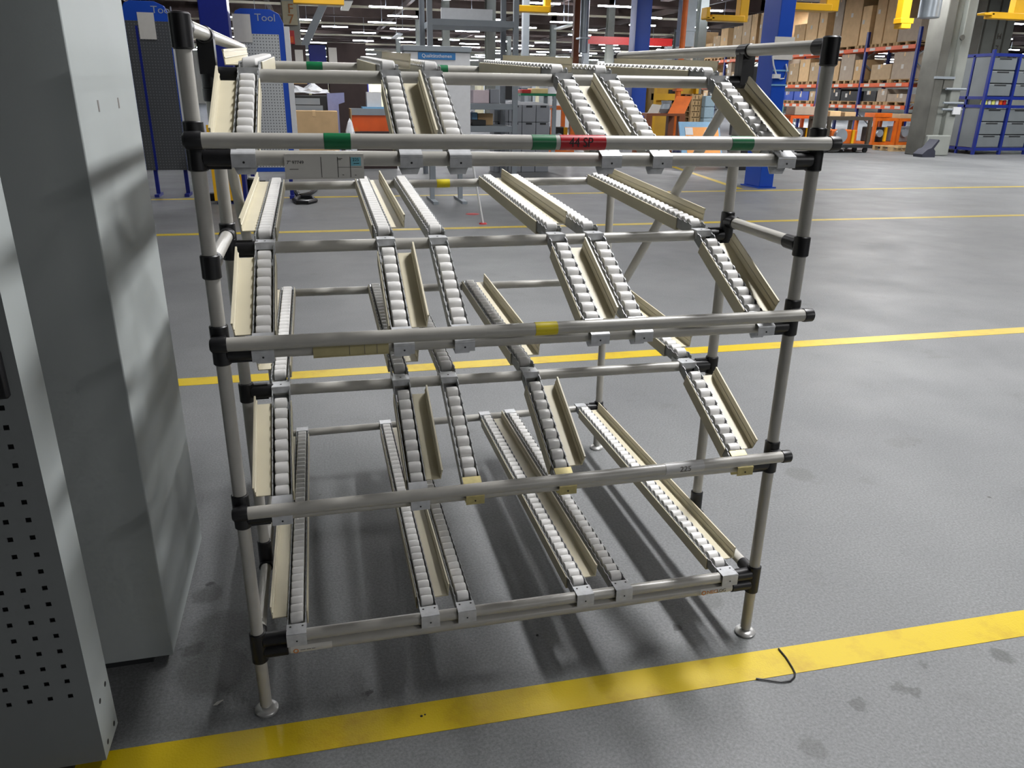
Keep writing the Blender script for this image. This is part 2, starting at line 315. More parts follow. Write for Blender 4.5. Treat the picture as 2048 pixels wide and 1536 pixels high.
# connectors
def conn(post, rails=(), plen=.056, ptop=None):
    m = MB(); x, y, z = post
    m.cyl((x, y, z - plen / 2), (x, y, z + plen / 2), .0182, 20, .002)
    for d, L in rails:
        d = Vector(d); m.cyl(Vector(post) + d * .010, Vector(post) + d * L, .0172, 20, .002); m.obox(Vector(post) + d * .016, Vector(post) + d * (L - .014), .012, .040)
    return m.build('connector', BLACK, rack)
for sx_, x in ((1, 0), (-1, W)):
    for k in ('z4', 'z3', 'z2'): conn((x, 0, zr(k, x)), [((sx_, 0, 0), .072 if sx_ > 0 else .062)], .046)
    m = MB().cyl((x, 0, zr('l1', x) - .026), (x, 0, zr('u1', x) + .024), .0184, 20, .002)
    for k in ('u1', 'l1'): m.cyl((x + sx_ * .01, 0, zr(k, x)), (x + sx_ * .066, 0, zr(k, x)), .0172, 20, .002)
    m.cyl((x, .01, .192), (x, .058, .192), .0172, 20, .002); m.build('connector', BLACK, rack)
    for k in ('m3', 'm2'): conn((x, YM, zr(k, x)), [((sx_, 0, 0), .066)], .05)
    m = MB().cyl((x, YM, zr('m4', x) - .028), (x, YM, 1.512), .0175, 20, .002).cyl((x, YM, zr('m4', x)), (x + sx_ * .07, YM, zr('m4', x)), .0172, 20, .002)
    m.cyl((x, YM - .024, 1.508), (x, YM + .024, 1.508), .0178, 20, .002).obox((x, YM, 1.43), (x, YM, 1.50), .034, .036); m.build('connector', BLACK, rack)
    for k in ('b3', 'b1'): conn((x, YB, zr(k, x)), [((sx_, 0, 0), .055)] + ([((0, -1, 0), .055)] if k == 'b1' else []), .05)
    m = MB().cyl((x, YB, zr('b2', x) - .024), (x, YB, zr('b2', x) + .024), .0178, 18, .002).cyl((x, YB, zr('b2', x)), (x + sx_ * .05, YB, zr('b2', x)), .017, 18, .002); m.build('connector', BLACK, rack)
    m = MB().cyl((x, YB, zr('b4', x) - .02), (x, YB, 1.52), .0175, 18, .002).cyl((x, YB, zr('b4', x)), (x + sx_ * .05, YB, zr('b4', x)), .017, 18, .002); m.build('connector', BLACK, rack)
    m = MB().cyl((x, YB + (.0 if x else .12) - .012, 1.531), (x, YB + (.0 if x else .12) + .012, 1.5315), .0165, 18, .003); m.build('end_cap', BLACK, rack)
    # top of the front posts: cap with a spigot for the top side rail
    m = MB().cyl((x, 0, 1.463), (x, 0, 1.522), .0187, 20, .003).cyl((x, .008, 1.5025), (x, .050, 1.503), .0172, 20, .002); m.build('connector', BLACK, rack)
    # short side rail joints
    m = MB().cyl((x, 0, 1.058), (x, 0, 1.104), .0182, 20, .002).cyl((x, .01, 1.083), (x, .060, 1.083), .017, 20, .002); m.build('connector', BLACK, rack)
    m = MB().cyl((x, YM, 1.062), (x, YM, 1.112), .0180, 20, .002).cyl((x, YM - .045, 1.087), (x, YM, 1.087), .0168, 20, .002); m.build('connector', BLACK, rack)
    # foot of the middle posts, brace clamps
    m = MB().cyl((x, YM, .196), (x, YM, .262), .0182, 20, .002).cyl((x, YM - .026, .192), (x, YM + .026, .192), .018, 20, .002); m.build('connector', BLACK, rack)
    m = MB().cyl((x, YM, 1.375), (x, YM, 1.402), .0178, 18, .002).cyl((x, YM + .006, 1.39), (x, YM + .07, 1.39), .0165, 18, .002); m.build('connector', BLACK, rack)
    m = MB().cyl((x, YB, .60), (x, YB, .65), .0178, 18, .002).cyl((x, YB - .07, .66), (x, YB - .006, .60), .0165, 18, .002); m.build('connector', BLACK, rack)
# stop rail clamps and end caps
for k in ('s4', 's3', 's2'):
    for x in (0, W):
        z = zr(k, x); xo = -.016 if x == 0 else W + .036
        m = MB().cyl((x, 0, z - .008), (x, 0, z + .032), .0182, 20, .002).obox((x, 0, z + .004), (x, YS, z), .026, .026)
        m.build('stop_clamp', BLACK, rack)
        a, b = (-.016, .016) if x == 0 else (W + .010, W + .036)
        MB().lathe((a, YS, z), (1, 0, 0), [(0, .011), (.004, .0158), (b - a - .003, .0162), (b - a, .0155)] if x == 0 else [(0, .0155), (.003, .0162), (b - a - .004, .0158), (b - a, .011)], 20).build('end_cap', BLACK, rack)

# roller tracks
PITCH_R = .033
rm = MB().lathe((-.015, 0, 0), (1, 0, 0), [(0, .0118), (.0012, .0142), (.004, .0150), (.015, .0153), (.026, .0150), (.0288, .0142), (.030, .0118)], 16)
ROLLER = rm.mesh('roller', ROLL_M, Vector((0, 0, 0)))
rmL = MB().lathe((-.015, 0, 0), (1, 0, 0), [(0, .0125), (.002, .0148), (.015, .0153), (.028, .0148), (.030, .0125)], 12)
stuff_rollers = MB()
def track(x, ya, za, yb, zb, guide, individual, g0, g1, gap0=.010, gap1=.010, lead=0.0):
    """track from front point (ya,za) to rear point (yb,zb): the line is the top edge of the steel channel"""
    L = math.hypot(yb - ya, zb - za); th = math.atan2(zb - za, yb - ya)
    m = MB()
    hw = .0205
    for s_ in (-1, 1):
        m.box(s_ * hw - .001, s_ * hw + .001, 0, L, -.026, 0)
        m.box(s_ * hw, s_ * (hw - .005), 0, L, -.026, -.0245)
        ns = int(L / PITCH_R)
        for q in range(ns):
            yq = (L - ns * PITCH_R) / 2 + (q + .5) * PITCH_R
            m.prism([(yq - .010, -.002), (yq - .005, .0032), (yq + .005, .0032), (yq + .010, -.002)], 'x', s_ * hw - .001, s_ * hw + .001)
    n = int(L / .2)
    for i in range(n + 1): yy = .02 + (L - .04) * i / max(n, 1); m.box(-hw, hw, yy - .012, yy + .012, -.026, -.0245)
    tr = bpy.data.objects.new('roller_track', m.mesh('roller_track', CHAN, Vector((0, 0, 0)))); col.objects.link(tr)
    tr.parent = rack; tr.location = Vector((x, ya, za)) - WL[rack]; tr.rotation_euler = (th, 0, 0)
    nr = int((L - gap0 - gap1 - lead) / PITCH_R)
    off = (L - lead - nr * PITCH_R) / 2 + PITCH_R / 2
    R = Matrix.Translation(Vector((x, ya, za))) @ Matrix.Rotation(th, 4, 'X')
    for i in range(nr):
        p = Vector((0, off + i * PITCH_R, -.0045))
        if individual(p.y / L):
            o = bpy.data.objects.new('roller', ROLLER); col.objects.link(o); o.parent = tr; o.location = p
            COUNT[0] += 1
        else:
            stuff_rollers.add([R @ (q + p) for q in rmL.v], rmL.f)
    if guide:
        s_ = guide; g = MB(); a, b = g0, L - g1; t = .0022; fu = -.0228; ru = .0226; wu = .0555; bt, sh_, wt, ft = -.0310, -.0055, .0250, .0015
        # closed profile made of convex strips: left flange, bottom, right web, shelf, wall with bead
        strips = [[(fu - t, bt), (fu, bt), (fu, ft), (fu - t, ft - .001)], [(fu - t, bt - t), (ru + t, bt - t), (ru + t, bt), (fu - t, bt)], [(ru, bt), (ru + t, bt), (ru + t, sh_), (ru, sh_)],
                  [(ru, sh_ - t), (wu + t, sh_ - t), (wu + t, sh_), (ru, sh_)], [(wu, sh_), (wu + t, sh_ - t), (wu + t + .0025, wt), (wu + .0025, wt)], [(wu + .0012, wt - .004), (wu + t + .0026, wt - .004), (wu + t + .0032, wt + .001), (wu + .0015, wt + .0012)],
                  [(wu - .0008, .0075), (wu + .0016, .0060), (wu + .0016, .0100), (wu - .0002, .0095)]]
        for q in strips:
            n_ = len(q); v = [(u * s_, a, w) for u, w in q] + [(u * s_, b, w) for u, w in q]
            g.add(v, [tuple(range(n_)), tuple(range(2 * n_ - 1, n_ - 1, -1))] + [(k, (k + 1) % n_, (k + 1) % n_ + n_, k + n_) for k in range(n_)])
        go = bpy.data.objects.new('guide_profile', g.mesh('guide_profile', CREAM, Vector((0, 0, 0)))); col.objects.link(go); go.parent = tr
    return tr, L
COUNT = [0]
def bracket_front(tr, mat=ZINC):
    m = MB(); w = .0215
    m.prism([(-.0240, -.0050), (.026, .0175), (.026, .0155), (-.0225, -.0068)], 'x', -w, w); m.prism([(-.0240, -.0050), (-.0218, -.0058), (-.0218, -.0285), (-.0240, -.0285)], 'x', -w, w); m.prism([(-.0252, -.0070), (-.0240, -.0052), (-.0240, -.0105), (-.0252, -.0092)], 'x', -w, w)
    m.add([(-w, .012, -.004), (w, .012, -.004), (w, .012, -.030), (w - .006, .012, -.044), (-w + .006, .012, -.044), (-w, .012, -.030),
           (-w, .015, -.004), (w, .015, -.004), (w, .015, -.030), (w - .006, .015, -.044), (-w + .006, .015, -.044), (-w, .015, -.030)],
          [(0, 1, 2, 3, 4, 5), (11, 10, 9, 8, 7, 6)] + [(i, i + 6, (i + 1) % 6 + 6, (i + 1) % 6) for i in range(6)])
    return m
def place(m, name, mat, x, y, z, rot=0):
    R = Matrix.Translation(Vector((x, y, z))) @ Matrix.Rotation(rot, 4, 'X')
    q = MB().add([R @ v for v in m.v], m.f); return q.build(name, mat, rack)
def screw(m, x, y, z): m.lathe((x, y, z), (0, 0, 1), [(0, .0026), (.0006, .0024)], 8)
LV = [  # level, front rail, middle rail, rear rail, tracks (x, guide side: -1 left, 0 none, 1 right)
    ('4', 'z4', 'm4', 'b4', [(.082, -1), (.388, 1), (.484, 0), (.796, 1), (.908, 0), (1.198, 1)]),
    ('3', 'z3', 'm3', 'b3', [(.080, -1), (.361, 1), (.489, 0), (.793, 1), (.897, 0), (1.204, 1)]),
    ('2', 'z2', 'm2', 'b2', [(.084, -1), (.384, 1), (.510, 0), (.733, 1), (1.198, 1)]),
]
HOLE = pm('screw_hole', (30, 30, 32), .6, var=0)
for lv, kf, km, kb, trs in LV:
    for x, g in trs:
        zf, zm, zb = zr(kf, x), zr(km, x), zr(kb, x)
        xm = x + random.uniform(-.003, .003)
        tr, L = track(x, .016, zf + .0155, YM - .012, zm + .0155, g, lambda t: True, .030, .052, lead=.022)
        tr2, L2 = track(xm, YM + .014, zm + .026, YB - .006, zb + .024, g, lambda t: False, .085, .012)
        bm_ = bracket_front(tr); b = place(bm_, 'front_bracket', ZINC_Y if lv == '2' and x > .4 else ZINC, x, 0, zf + .0135)
        h = MB(); screw(h, x, .0, zf + .0135 + .0062); h.lathe((x, -.0241, zf - .006), (0, -1, 0), [(0, .0022), (.0006, .002)], 8); h.build('screw', HOLE, b)
        m = MB().box(-.0215, .0215, -.022, .020, .0005, .0024).box(-.0215, .0215, -.0225, -.0205, -.014, .0024).box(-.0225, -.0210, -.022, .045, -.020, .001).box(.0210, .0225, -.022, .045, -.020, .001)
        b = place(m, 'middle_bracket', ZINC, x, YM, zm + .0140)
        h = MB(); screw(h, x, YM - .003, zm + .0164); h.build('screw', HOLE, b)
        m = MB().box(-.0215, .0215, -.018, .018, .0005, .0024).box(-.0215, .0215, -.0185, -.0165, -.024, .0024).box(-.0215, .0215, .0165, .0185, -.020, .0024)
        place(m, 'rear_bracket', ZINC, xm, YB, zb + .0140)
for x, g in [(.087, -1), (.400, 1), (.490, 0), (.795, 1), (.900, 0), (1.200, 1)]:
    zf, zb = zr('u1', x), zr('b1', x)
    tr, L = track(x, .020, zf + .014, YB - .016, zb + .016, g, lambda t: t < .52, .048, .035)
    m = MB().box(-.0225, .0225, -.018, .022, .0005, .0026).box(-.0225, .0225, -.0190, -.0168, -.030, .0026).box(-.0225, .0225, .016, .024, -.022, .0005)
    b = place(m, 'front_bracket', ZINC, x, 0, zf + .0140)
    h = MB(); screw(h, x - .014, .012, zf + .0166); screw(h, x + .014, .012, zf + .0166); h.lathe((x, -.0191, zf - .002), (0, -1, 0), [(0, .0022), (.0006, .002)], 8); h.build('screw', HOLE, b)
    m = MB().box(-.0215, .0215, -.018, .018, .0005, .0026).box(-.0215, .0215, -.0185, -.0165, -.026, .0026).box(-.0215, .0215, .0165, .0185, -.026, .0026)
    place(m, 'rear_bracket', ZINC, x, YB, zb + .0140)
sr = stuff_rollers.build('roller', ROLL_M, rack); sr['kind'] = 'stuff'
# tapes, cards and stickers on the rails
def tape(k, y, x0, x1, mat, label, name='tape', a0=0, a1=360, r=.0146):
    m = MB().cyl((x0, y, zr(k, x0)), (x1, y, zr(k, x1)), r, 22); o = m.build(name, mat, rack); return plabel(o, label)
tape('s4', YS, at(648, 283, YS).x, at(701, 283, YS).x, GREEN, 'green tape')
tape('s4', YS, at(1062, 285, YS).x, at(1109, 285, YS).x, GREEN, 'green tape')
rt = tape('s4', YS, at(1118, 285, YS).x, at(1208, 285, YS).x, RED, 'red tape with handwriting')
text('44 SP', 'handwriting', .026, INK, rt, (at(1158, 285, YS).x, YS - .0150, zr('s4', .7)), (math.pi / 2, 0, 0), .0004, .85)
tape('s4', YS, at(1459, 287, YS).x, at(1502, 287, YS).x, GREEN, 'green tape')
tape('b4', YB, at(613, 133, YB).x, at(645, 133, YB).x, GREEN, 'green tape'); tape('b4', YB, at(868, 139, YB).x, at(895, 139, YB).x, GREEN, 'green tape')
tape('b3', YB, at(873, 368, YB).x, at(899, 368, YB).x, YEL, 'yellow tape'); tape('s3', YS, at(1069, 656, YS).x, at(1113, 654, YS).x, YEL, 'yellow tape')
gt = tape('s2', YS, at(1328, 938, YS).x, at(1404, 930, YS).x, GTAPE, 'grey tape with faint number')
text('225', 'faint_number', .020, GREY_P, gt, (at(1366, 936, YS).x, YS - .0150, zr('s2', 1) + .002), (math.pi / 2, 0, 0), .0004, 1.0)
yc = -.0165
def card(p0, p1, mat, label, name):
    a = at(p0[0], p0[1], yc); b = at(p1[0], p1[1], yc)
    m = MB().box(a.x, b.x, yc, yc + .0016, a.z, b.z).box(a.x, b.x, yc - .0012, yc, a.z - .003, a.z).box(a.x, b.x, yc - .0012, yc, b.z, b.z + .002)
    o = m.build(name, mat, rack); return plabel(o, label), a, b
cl_, a, b = card((567, 308), (729, 357), PAPER, 'white printed label card in a holder', 'label_card')
w_ = b.x - a.x; h_ = a.z - b.z
def cbox(fx0, fx1, fz0, fz1, mat, nm): MB().box(a.x + w_ * fx0, a.x + w_ * fx1, yc - .0006, yc, b.z + h_ * fz0, b.z + h_ * fz1).build(nm, mat, cl_)
for f in (.455, .665, .825): cbox(f, f + .006, .06, .88, INK, 'printed_line')
cbox(.665, .98, .46, .47, INK, 'printed_line'); cbox(.836, .965, .52, .86, CYAN, 'blue_print')
text('7" 97749', 'printed_text', .0085, INK, cl_, (a.x + w_ * .135, yc - .0004, b.z + h_ * .66), depth=.0002)
text('225', 'printed_text', .008, INK, cl_, (a.x + w_ * .90, yc - .0008, b.z + h_ * .76), depth=.0002); 
for fx0, fx1, fz in ((.06, .17, .38), (.675, .73, .80), (.675, .71, .75), (.87, .94, .60), (.72, .74, .14), (.88, .90, .13)): cbox(fx0, fx1, fz, fz + .03, GREY_P, 'printed_line')
cl2, a, b = card((625, 689), (778, 707), PAPERY, 'yellowed label strip', 'label_card')
w_ = b.x - a.x; h_ = a.z - b.z
for f in (.475, .675, .84):
    MB().box(a.x + w_ * f, a.x + w_ * (f + .006), yc - .0006, yc, b.z, a.z).build('printed_line', GREY_P, cl2)
# maker stickers on the lowest rail
def sticker(px0, py0, px1, py1, label):
    p, q = at(px0, py0, -.0145), at(px1, py1, -.0145); z = (zr('l1', p.x) + zr('l1', q.x)) / 2
    m = MB(); n = 8; r = .0146; v = []; f = []
    for i in range(n + 1):
        an = math.radians(-42 + 84 * i / n)
        for x in (p.x, q.x): v.append((x, -r * math.cos(an), zr('l1', x) + r * math.sin(an)))
    for i in range(n): f.append((2 * i, 2 * i + 1, 2 * i + 3, 2 * i + 2))
    m.add(v, f); o = m.build('maker_sticker', PAPER, rack); return plabel(o, label), p, q
st, p, q = sticker(1402, 1180, 1466, 1170, 'white sticker with orange ring and lettering')
zc = zr('l1', p.x) - .001
def ring(o, x, z, r):
    m = MB(); v = []; f = []
    for k in range(20):
        an = 2 * math.pi * k / 20
        for rr in (r, r * .62): v.append((x + rr * math.cos(an), -.0152, z + rr * math.sin(an)))
    for k in range(20): k2 = (k + 1) % 20; f.append((2 * k, 2 * k2, 2 * k2 + 1, 2 * k + 1))
    m.add(v, f).build('ring_logo', ORANGE_P, o)
ring(st, p.x + .0095, zc, .0068)
text('NEO', 'lettering', .0145, ORANGE_P, st, (p.x + .0345, -.0152, zc), depth=.0002, sx=1.05); text('LOG', 'lettering', .0145, GREY_P, st, (p.x + .0610, -.0152, zc), depth=.0002, sx=.9)
st, p, q = sticker(581, 1298, 664, 1286, 'white sticker with orange ring and fine print')
zc = zr('l1', p.x) - .002; ring(st, p.x + .012, zc, .0062)
for x0, x1 in ((.022, .034), (.036, .046), (.048, .056)): MB().box(p.x + x0, p.x + x1, -.0153, -.0150, zc + .0005, zc + .0020).build('fine_print', GREY_P, st)

# ------------------------------------------------------------------ grey tool cabinets at the left
cb = thing('steel_cabinet', 'tall smooth light grey steel cabinet left of the flow rack', 'cabinet', (-.7, .5, 0))
plabel(MB().box(-1.14, -.24, .22, .79, .028, 1.95).build('body', CAB, cb, .003), 'smooth grey body')
MB().box(-1.10, -.295, .24, .76, 0, .03).build('plinth', DARK, cb)
for px, py in ((197, 212), (237, 206)):
    g = atx(px, py, -.24); MB().box(-.2405, -.2396, g.y - .006, g.y + .006, g.z - .012, g.z + .012).build('scratch', GREY_P, cb)
ca = thing('perforated_cabinet', 'dark grey cabinet front with rows of square perforations at far left', 'cabinet', (-.8, -.055, 0))
fx1, fx0, fy, fz0, fz1 = -.325, -1.225, -.11, .034, 1.95
def perforated(x_edges, z_edges, holes, y, th):
    m = MB(); xs, zs = x_edges, z_edges
    vid = {}
    def vv(i, j, d):
        key = (i, j, d)
        if key not in vid: vid[key] = len(m.v); m.v.append(Vector((xs[i], y + d * th, zs[j])))
        return vid[key]
    for i in range(len(xs) - 1):
        for j in range(len(zs) - 1):
            if (i, j) in holes:
                for (p, q) in (((i, j), (i + 1, j)), ((i + 1, j), (i + 1, j + 1)), ((i + 1, j + 1), (i, j + 1)), ((i, j + 1), (i, j))):
                    m.f.append((vv(*p, 0), vv(*q, 0), vv(*q, 1), vv(*p, 1)))
            else: m.f.append((vv(i, j, 0), vv(i + 1, j, 0), vv(i + 1, j + 1, 0), vv(i, j + 1, 0)))
    return m
hx = sorted(-.3643 - .038 * k for k in range(16)); hz = [.2172 + .038 * k for k in range(18)]
xs = [fx0] + [q for h in hx for q in (h - .005, h + .005)] + [fx1]; zs = [fz0] + [q for h in hz for q in (h - .005, h + .005)] + [fz1]
pf = perforated(xs, zs, {(1 + 2 * i, 1 + 2 * j) for i in range(16) for j in range(18)}, fy, .002); plabel(pf.build('perforated_front', pm('dark_grey_front', (116, 120, 120), .45, var=.03, scale=4), ca), 'grey perforated front panel')  # front panel coloured a darker grey than the side panel
MB().box(fx0, fx1 - .0015, fy + .012, -.004, fz0, fz1).build('back_panel', CABD, ca)
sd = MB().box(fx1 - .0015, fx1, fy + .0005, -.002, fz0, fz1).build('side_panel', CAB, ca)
for y_, z_ in ((-.0274, .168), (-.0746, .1635), (-.0252, .054), (-.0802, .056)):
    MB().lathe((fx1 - .0005, y_, z_), (1, 0, 0), [(0, .006), (.0009, .006)], 14).build('round_hole', CABD, sd)
MB().box(-.47, -.343, fy - .018, fy, .885, .972).build('black_handle', BLACK, ca, .004)
MB().box(fx0 + .03, -.40, -.09, -.02, 0, .036).build('plinth', DARK, ca)

# ------------------------------------------------------------------ small things on the floor
g = [ground(px, py, .004) for px, py in ((1512, 1357), (1535, 1360), (1562, 1364), (1580, 1362), (1589, 1354), (1590, 1346), (1584, 1334), (1572, 1315), (1557, 1297))]
tag(MB().pipe(g, .0022, 8).build('cable_tie', BLACK), 'bent black cable tie lying across the yellow floor line', 'cable tie')
m = MB(); g = ground(437, 1407); m.add([(g.x - .012, g.y - .004, .001), (g.x - .002, g.y - .006, .002), (g.x + .012, g.y + .004, .006), (g.x + .006, g.y + .008, .002), (g.x - .003, g.y + .003, .004)], [(0, 1, 4), (1, 2, 3, 4)])
m2 = MB().add(m.v + [v - Vector((0, 0, .001)) for v in m.v], m.f + [tuple(i + 5 for i in f[::-1]) for f in m.f]); tag(m2.build('paper_scrap', PAPER), 'small white paper scrap on the dark floor left of the rack foot', 'paper scrap')
for (px, py, r_) in ((843, 1433, .004), (850, 1430, .003), (1075, 1075 + 196, .004)):
    g = ground(px, py); _n += 1
    tag(MB().lathe((g.x, g.y, 0), (0, 0, 1), [(0, r_), (r_ * .6, r_ * .8), (r_, r_ * .3)], 7).build('grit_crumb', DARK), ['dark crumb lying on the yellow line in front of the rack, the left one', 'dark crumb lying on the yellow line in front of the rack, the right one', 'dark crumb on the grey floor under the right half of the rack'][_n - 1], 'crumb')
#BACKGROUND
# ------------------------------------------------------------------ background helpers
def rc(px0, py0, px1, py1, Y):
    my, mx = (py0 + py1) / 2, (px0 + px1) / 2
    return at(px0, my, Y).x, at(px1, my, Y).x, at(mx, py1, Y).z, at(mx, py0, Y).z
def pallet(x, y, z, w, d, h=.14, name='wooden_pallet', label=None, group=None, parent=None):
    m = MB(); n = 5
    for i in range(n): xx = x - w / 2 + (w - .1) * i / (n - 1); m.box(xx, xx + .1, y - d / 2, y + d / 2, z + h - .022, z + h)
    for i in range(3):
        yy = y - d / 2 + (d - .1) * i / 2; m.box(x - w / 2, x + w / 2, yy, yy + .1, z + h - .044, z + h - .022); m.box(x - w / 2, x + w / 2, yy, yy + .1, z, z + .02)
        for j in range(3): xx = x - w / 2 + (w - .12) * j / 2; m.box(xx, xx + .12, yy, yy + .1, z + .02, z + h - .044)
    return tag(m.build(name, WOOD), label, 'pallet', group)
def carton(x0, x1, y0, y1, z0, z1, mat, label, group=None, face='y', name='cardboard_box', lab=True):
    """face: which side looks to the camera ('y': low y, 'x': low x)"""
    c = thing(name, label, 'box', ((x0 + x1) / 2, (y0 + y1) / 2, z0), group)
    MB().box(x0, x1, y0, y1, z0, z1).build('carton_body', mat, c, .006)
    if face == 'x':
        yc_ = (y0 + y1) / 2; MB().box(x0 - .003, x1, yc_ - .03, yc_ + .03, z1 - .12, z1 + .003).build('packing_tape', CARD[2], c)
        if lab: yy = y0 + (y1 - y0) * random.uniform(.2, .7); zz = z0 + (z1 - z0) * random.uniform(.35, .7); MB().box(x0 - .004, x0, yy, yy + .12, zz, zz + .14).build('shipping_label', PAPER, c)
    else:
        xc_ = (x0 + x1) / 2; MB().box(xc_ - .03, xc_ + .03, y0 - .003, y1, z1 - .1, z1 + .003).build('packing_tape', CARD[2], c)
        if lab: xx = x0 + (x1 - x0) * random.uniform(.2, .6); zz = z0 + (z1 - z0) * random.uniform(.35, .6); MB().box(xx, xx + .12, y0 - .004, y0, zz, zz + .13).build('shipping_label', PAPER, c)
    return c
ROOF = 7.2
# ------------------------------------------------------------------ tool boards
def perfo_material(nm='perforated_sheet', c0=(70, 72, 76), c1=(168, 172, 172)):
    m = bpy.data.materials.new(nm); m.use_nodes = True; nt = m.node_tree; N = nt.nodes; b = N['Principled BSDF']
    tc = N.new('ShaderNodeTexCoord'); v = N.new('ShaderNodeTexVoronoi'); v.inputs['Scale'].default_value = 1 / .038; v.inputs['Randomness'].default_value = 0; v.voronoi_dimensions = '2D'
    mp = N.new('ShaderNodeMapping'); mp.inputs['Rotation'].default_value = (math.radians(-90), 0, 0); nt.links.new(tc.outputs['Object'], mp.inputs['Vector']); nt.links.new(mp.outputs['Vector'], v.inputs['Vector'])
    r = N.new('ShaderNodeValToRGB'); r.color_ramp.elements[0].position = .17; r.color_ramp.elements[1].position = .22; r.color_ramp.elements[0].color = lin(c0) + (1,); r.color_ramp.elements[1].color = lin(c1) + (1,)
    nt.links.new(v.outputs['Distance'], r.inputs['Fac']); nt.links.new(r.outputs['Color'], b.inputs['Base Color']); b.inputs['Roughness'].default_value = .45
    return m
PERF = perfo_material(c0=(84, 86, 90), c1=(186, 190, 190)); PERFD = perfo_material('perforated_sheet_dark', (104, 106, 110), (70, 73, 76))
SILV = pm('silver_letters', (150, 160, 178), .4, var=0)
def tool_board(x0, x1, Y, zt, zp, leg_xs, label, tx, sheet, divider=None, sheet_m=None, fm=None, bd_=.07, hd=.30):
    t = thing('tool_board', label, 'tool board', ((x0 + x1) / 2, Y + .05, 0)); c = .10; d = .09
    poly = [(x0, zp), (x0, zt - c), (x0 + .03, zt - .03), (x0 + c, zt), (x1 - c * 1.6, zt), (x1 - .05, zt - .05), (x1, zt - c * 1.6), (x1, zp)]
    MB().prism(poly, 'y', Y, Y + d).build('frame', fm or BLUE, t, .006)
    MB().box(x0 + bd_, x1 - bd_, Y - .006, Y, zp + (.06 if bd_ > .03 else .0), zt - hd).build('perforated_panel', sheet_m or PERF, t)
    MB().box(x1, x1 + .07, Y - .004, Y + d, zp + .05, zt - .2).build('edge_strip', WHITE, t, .004)
    for lx in leg_xs: MB().box(lx - .025, lx + .025, Y + .02, Y + .07, 0, zp + .1).build('leg', NAVY, t); MB().box(lx - .03, lx + .03, Y - .12, Y + .22, 0, .04).build('foot', NAVY, t)
    if divider: MB().box(divider - .016, divider + .016, Y - .014, Y, zp, zt - .30).build('divider', NAVY, t)
    text('Tool', 'lettering', .125, SILV, t, (tx, Y - .003, zt - .105), depth=.002, sx=1.1)
    a, b = at(sheet[0], sheet[1], Y - .02), at(sheet[2], sheet[3], Y - .02)
    plabel(MB().box(a.x, b.x, Y - .022, Y - .018, b.z, a.z).build('paper_sheet', PAPER, t), 'white paper sheet')
tool_board(-.70, -.075, 10.0, 2.42, .36, (-.66, -.15), 'blue framed perforated tool board with Tool lettering right of the navy column', -.30, (463, 27, 505, 85))
bx0 = at(250, 60, 10.4).x; bx1 = at(384, 390, 10.4).x
tool_board(bx0, bx1, 10.4, 2.50, .36, (at(317, 390, 10.4).x, bx1 - .05), 'dark panelled blue framed tool board beside the grey cabinet', at(322, 14, 10.4).x, (273, 24, 314, 79), at(300, 240, 10.4).x, PERFD, BLUE, .012, .24)  # sheet has a dark grey colour of its own
def column(x0, x1, y0, y1, mat, label, name='steel_column', flange=True, z1=ROOF):
    c = thing(name, label, 'column', ((x0 + x1) / 2, (y0 + y1) / 2, 0))
    if flange:
        t = .03
        MB().box(x0, x1, y0, y0 + t, .02, z1).build('flange', mat, c); MB().box(x0, x1, y1 - t, y1, .02, z1).build('flange', mat, c)
        MB().box((x0 + x1) / 2 - .015, (x0 + x1) / 2 + .015, y0 + t, y1 - t, .02, z1).build('web', mat, c)
    else: MB().box(x0, x1, y0, y1, .02, z1).build('shaft', mat, c, .01)
    MB().box(x0 - .04, x1 + .04, y0 - .04, y1 + .04, 0, .02).build('base_plate', mat, c)
    return c
c = column(-1.06, -.72, 9.5, 9.85, NAVY, 'navy blue steel column between the two tool boards', flange=False)
MB().box(-1.12, -.76, 9.40, 9.44, .05, 1.0).build('guard_strip', YELP, c)
x0, x1 = at(1518, 374, 10.3).x, at(1545, 375, 10.3).x
c = column(x0, x1, 10.3, 10.8, BLUE, 'bright blue steel column in front of the pallet rack', flange=False)
a, b = at(1551, 73, 10.29), at(1584, 120, 10.29); plabel(MB().box(a.x, b.x, 10.285, 10.299, b.z, a.z).build('paper_sheet', PAPER, c), 'white paper sheet')
pts = [at(px, py, 10.28) for px, py in ((1545, 112), (1547, 130), (1552, 148), (1560, 158), (1568, 157), (1574, 140), (1572, 128))]
MB().pipe(pts, .012, 6).build('cable', WHITE, c); a, b = at(1546, 148, 10.28), at(1558, 157, 10.28); MB().box(a.x, b.x, 10.24, 10.3, b.z, a.z).build('socket_box', WHITE, c)
for py in (141, 170): a = at(1560, py, 10.29).z; MB().box(x0 - .01, x1 + .01, 10.288, 10.3, a - .012, a + .012).build('band', LBLUE, c)
c = column(9.80, 10.28, 22, 22.5, BLUE, 'blue steel column far behind the middle of the rack', flange=False)
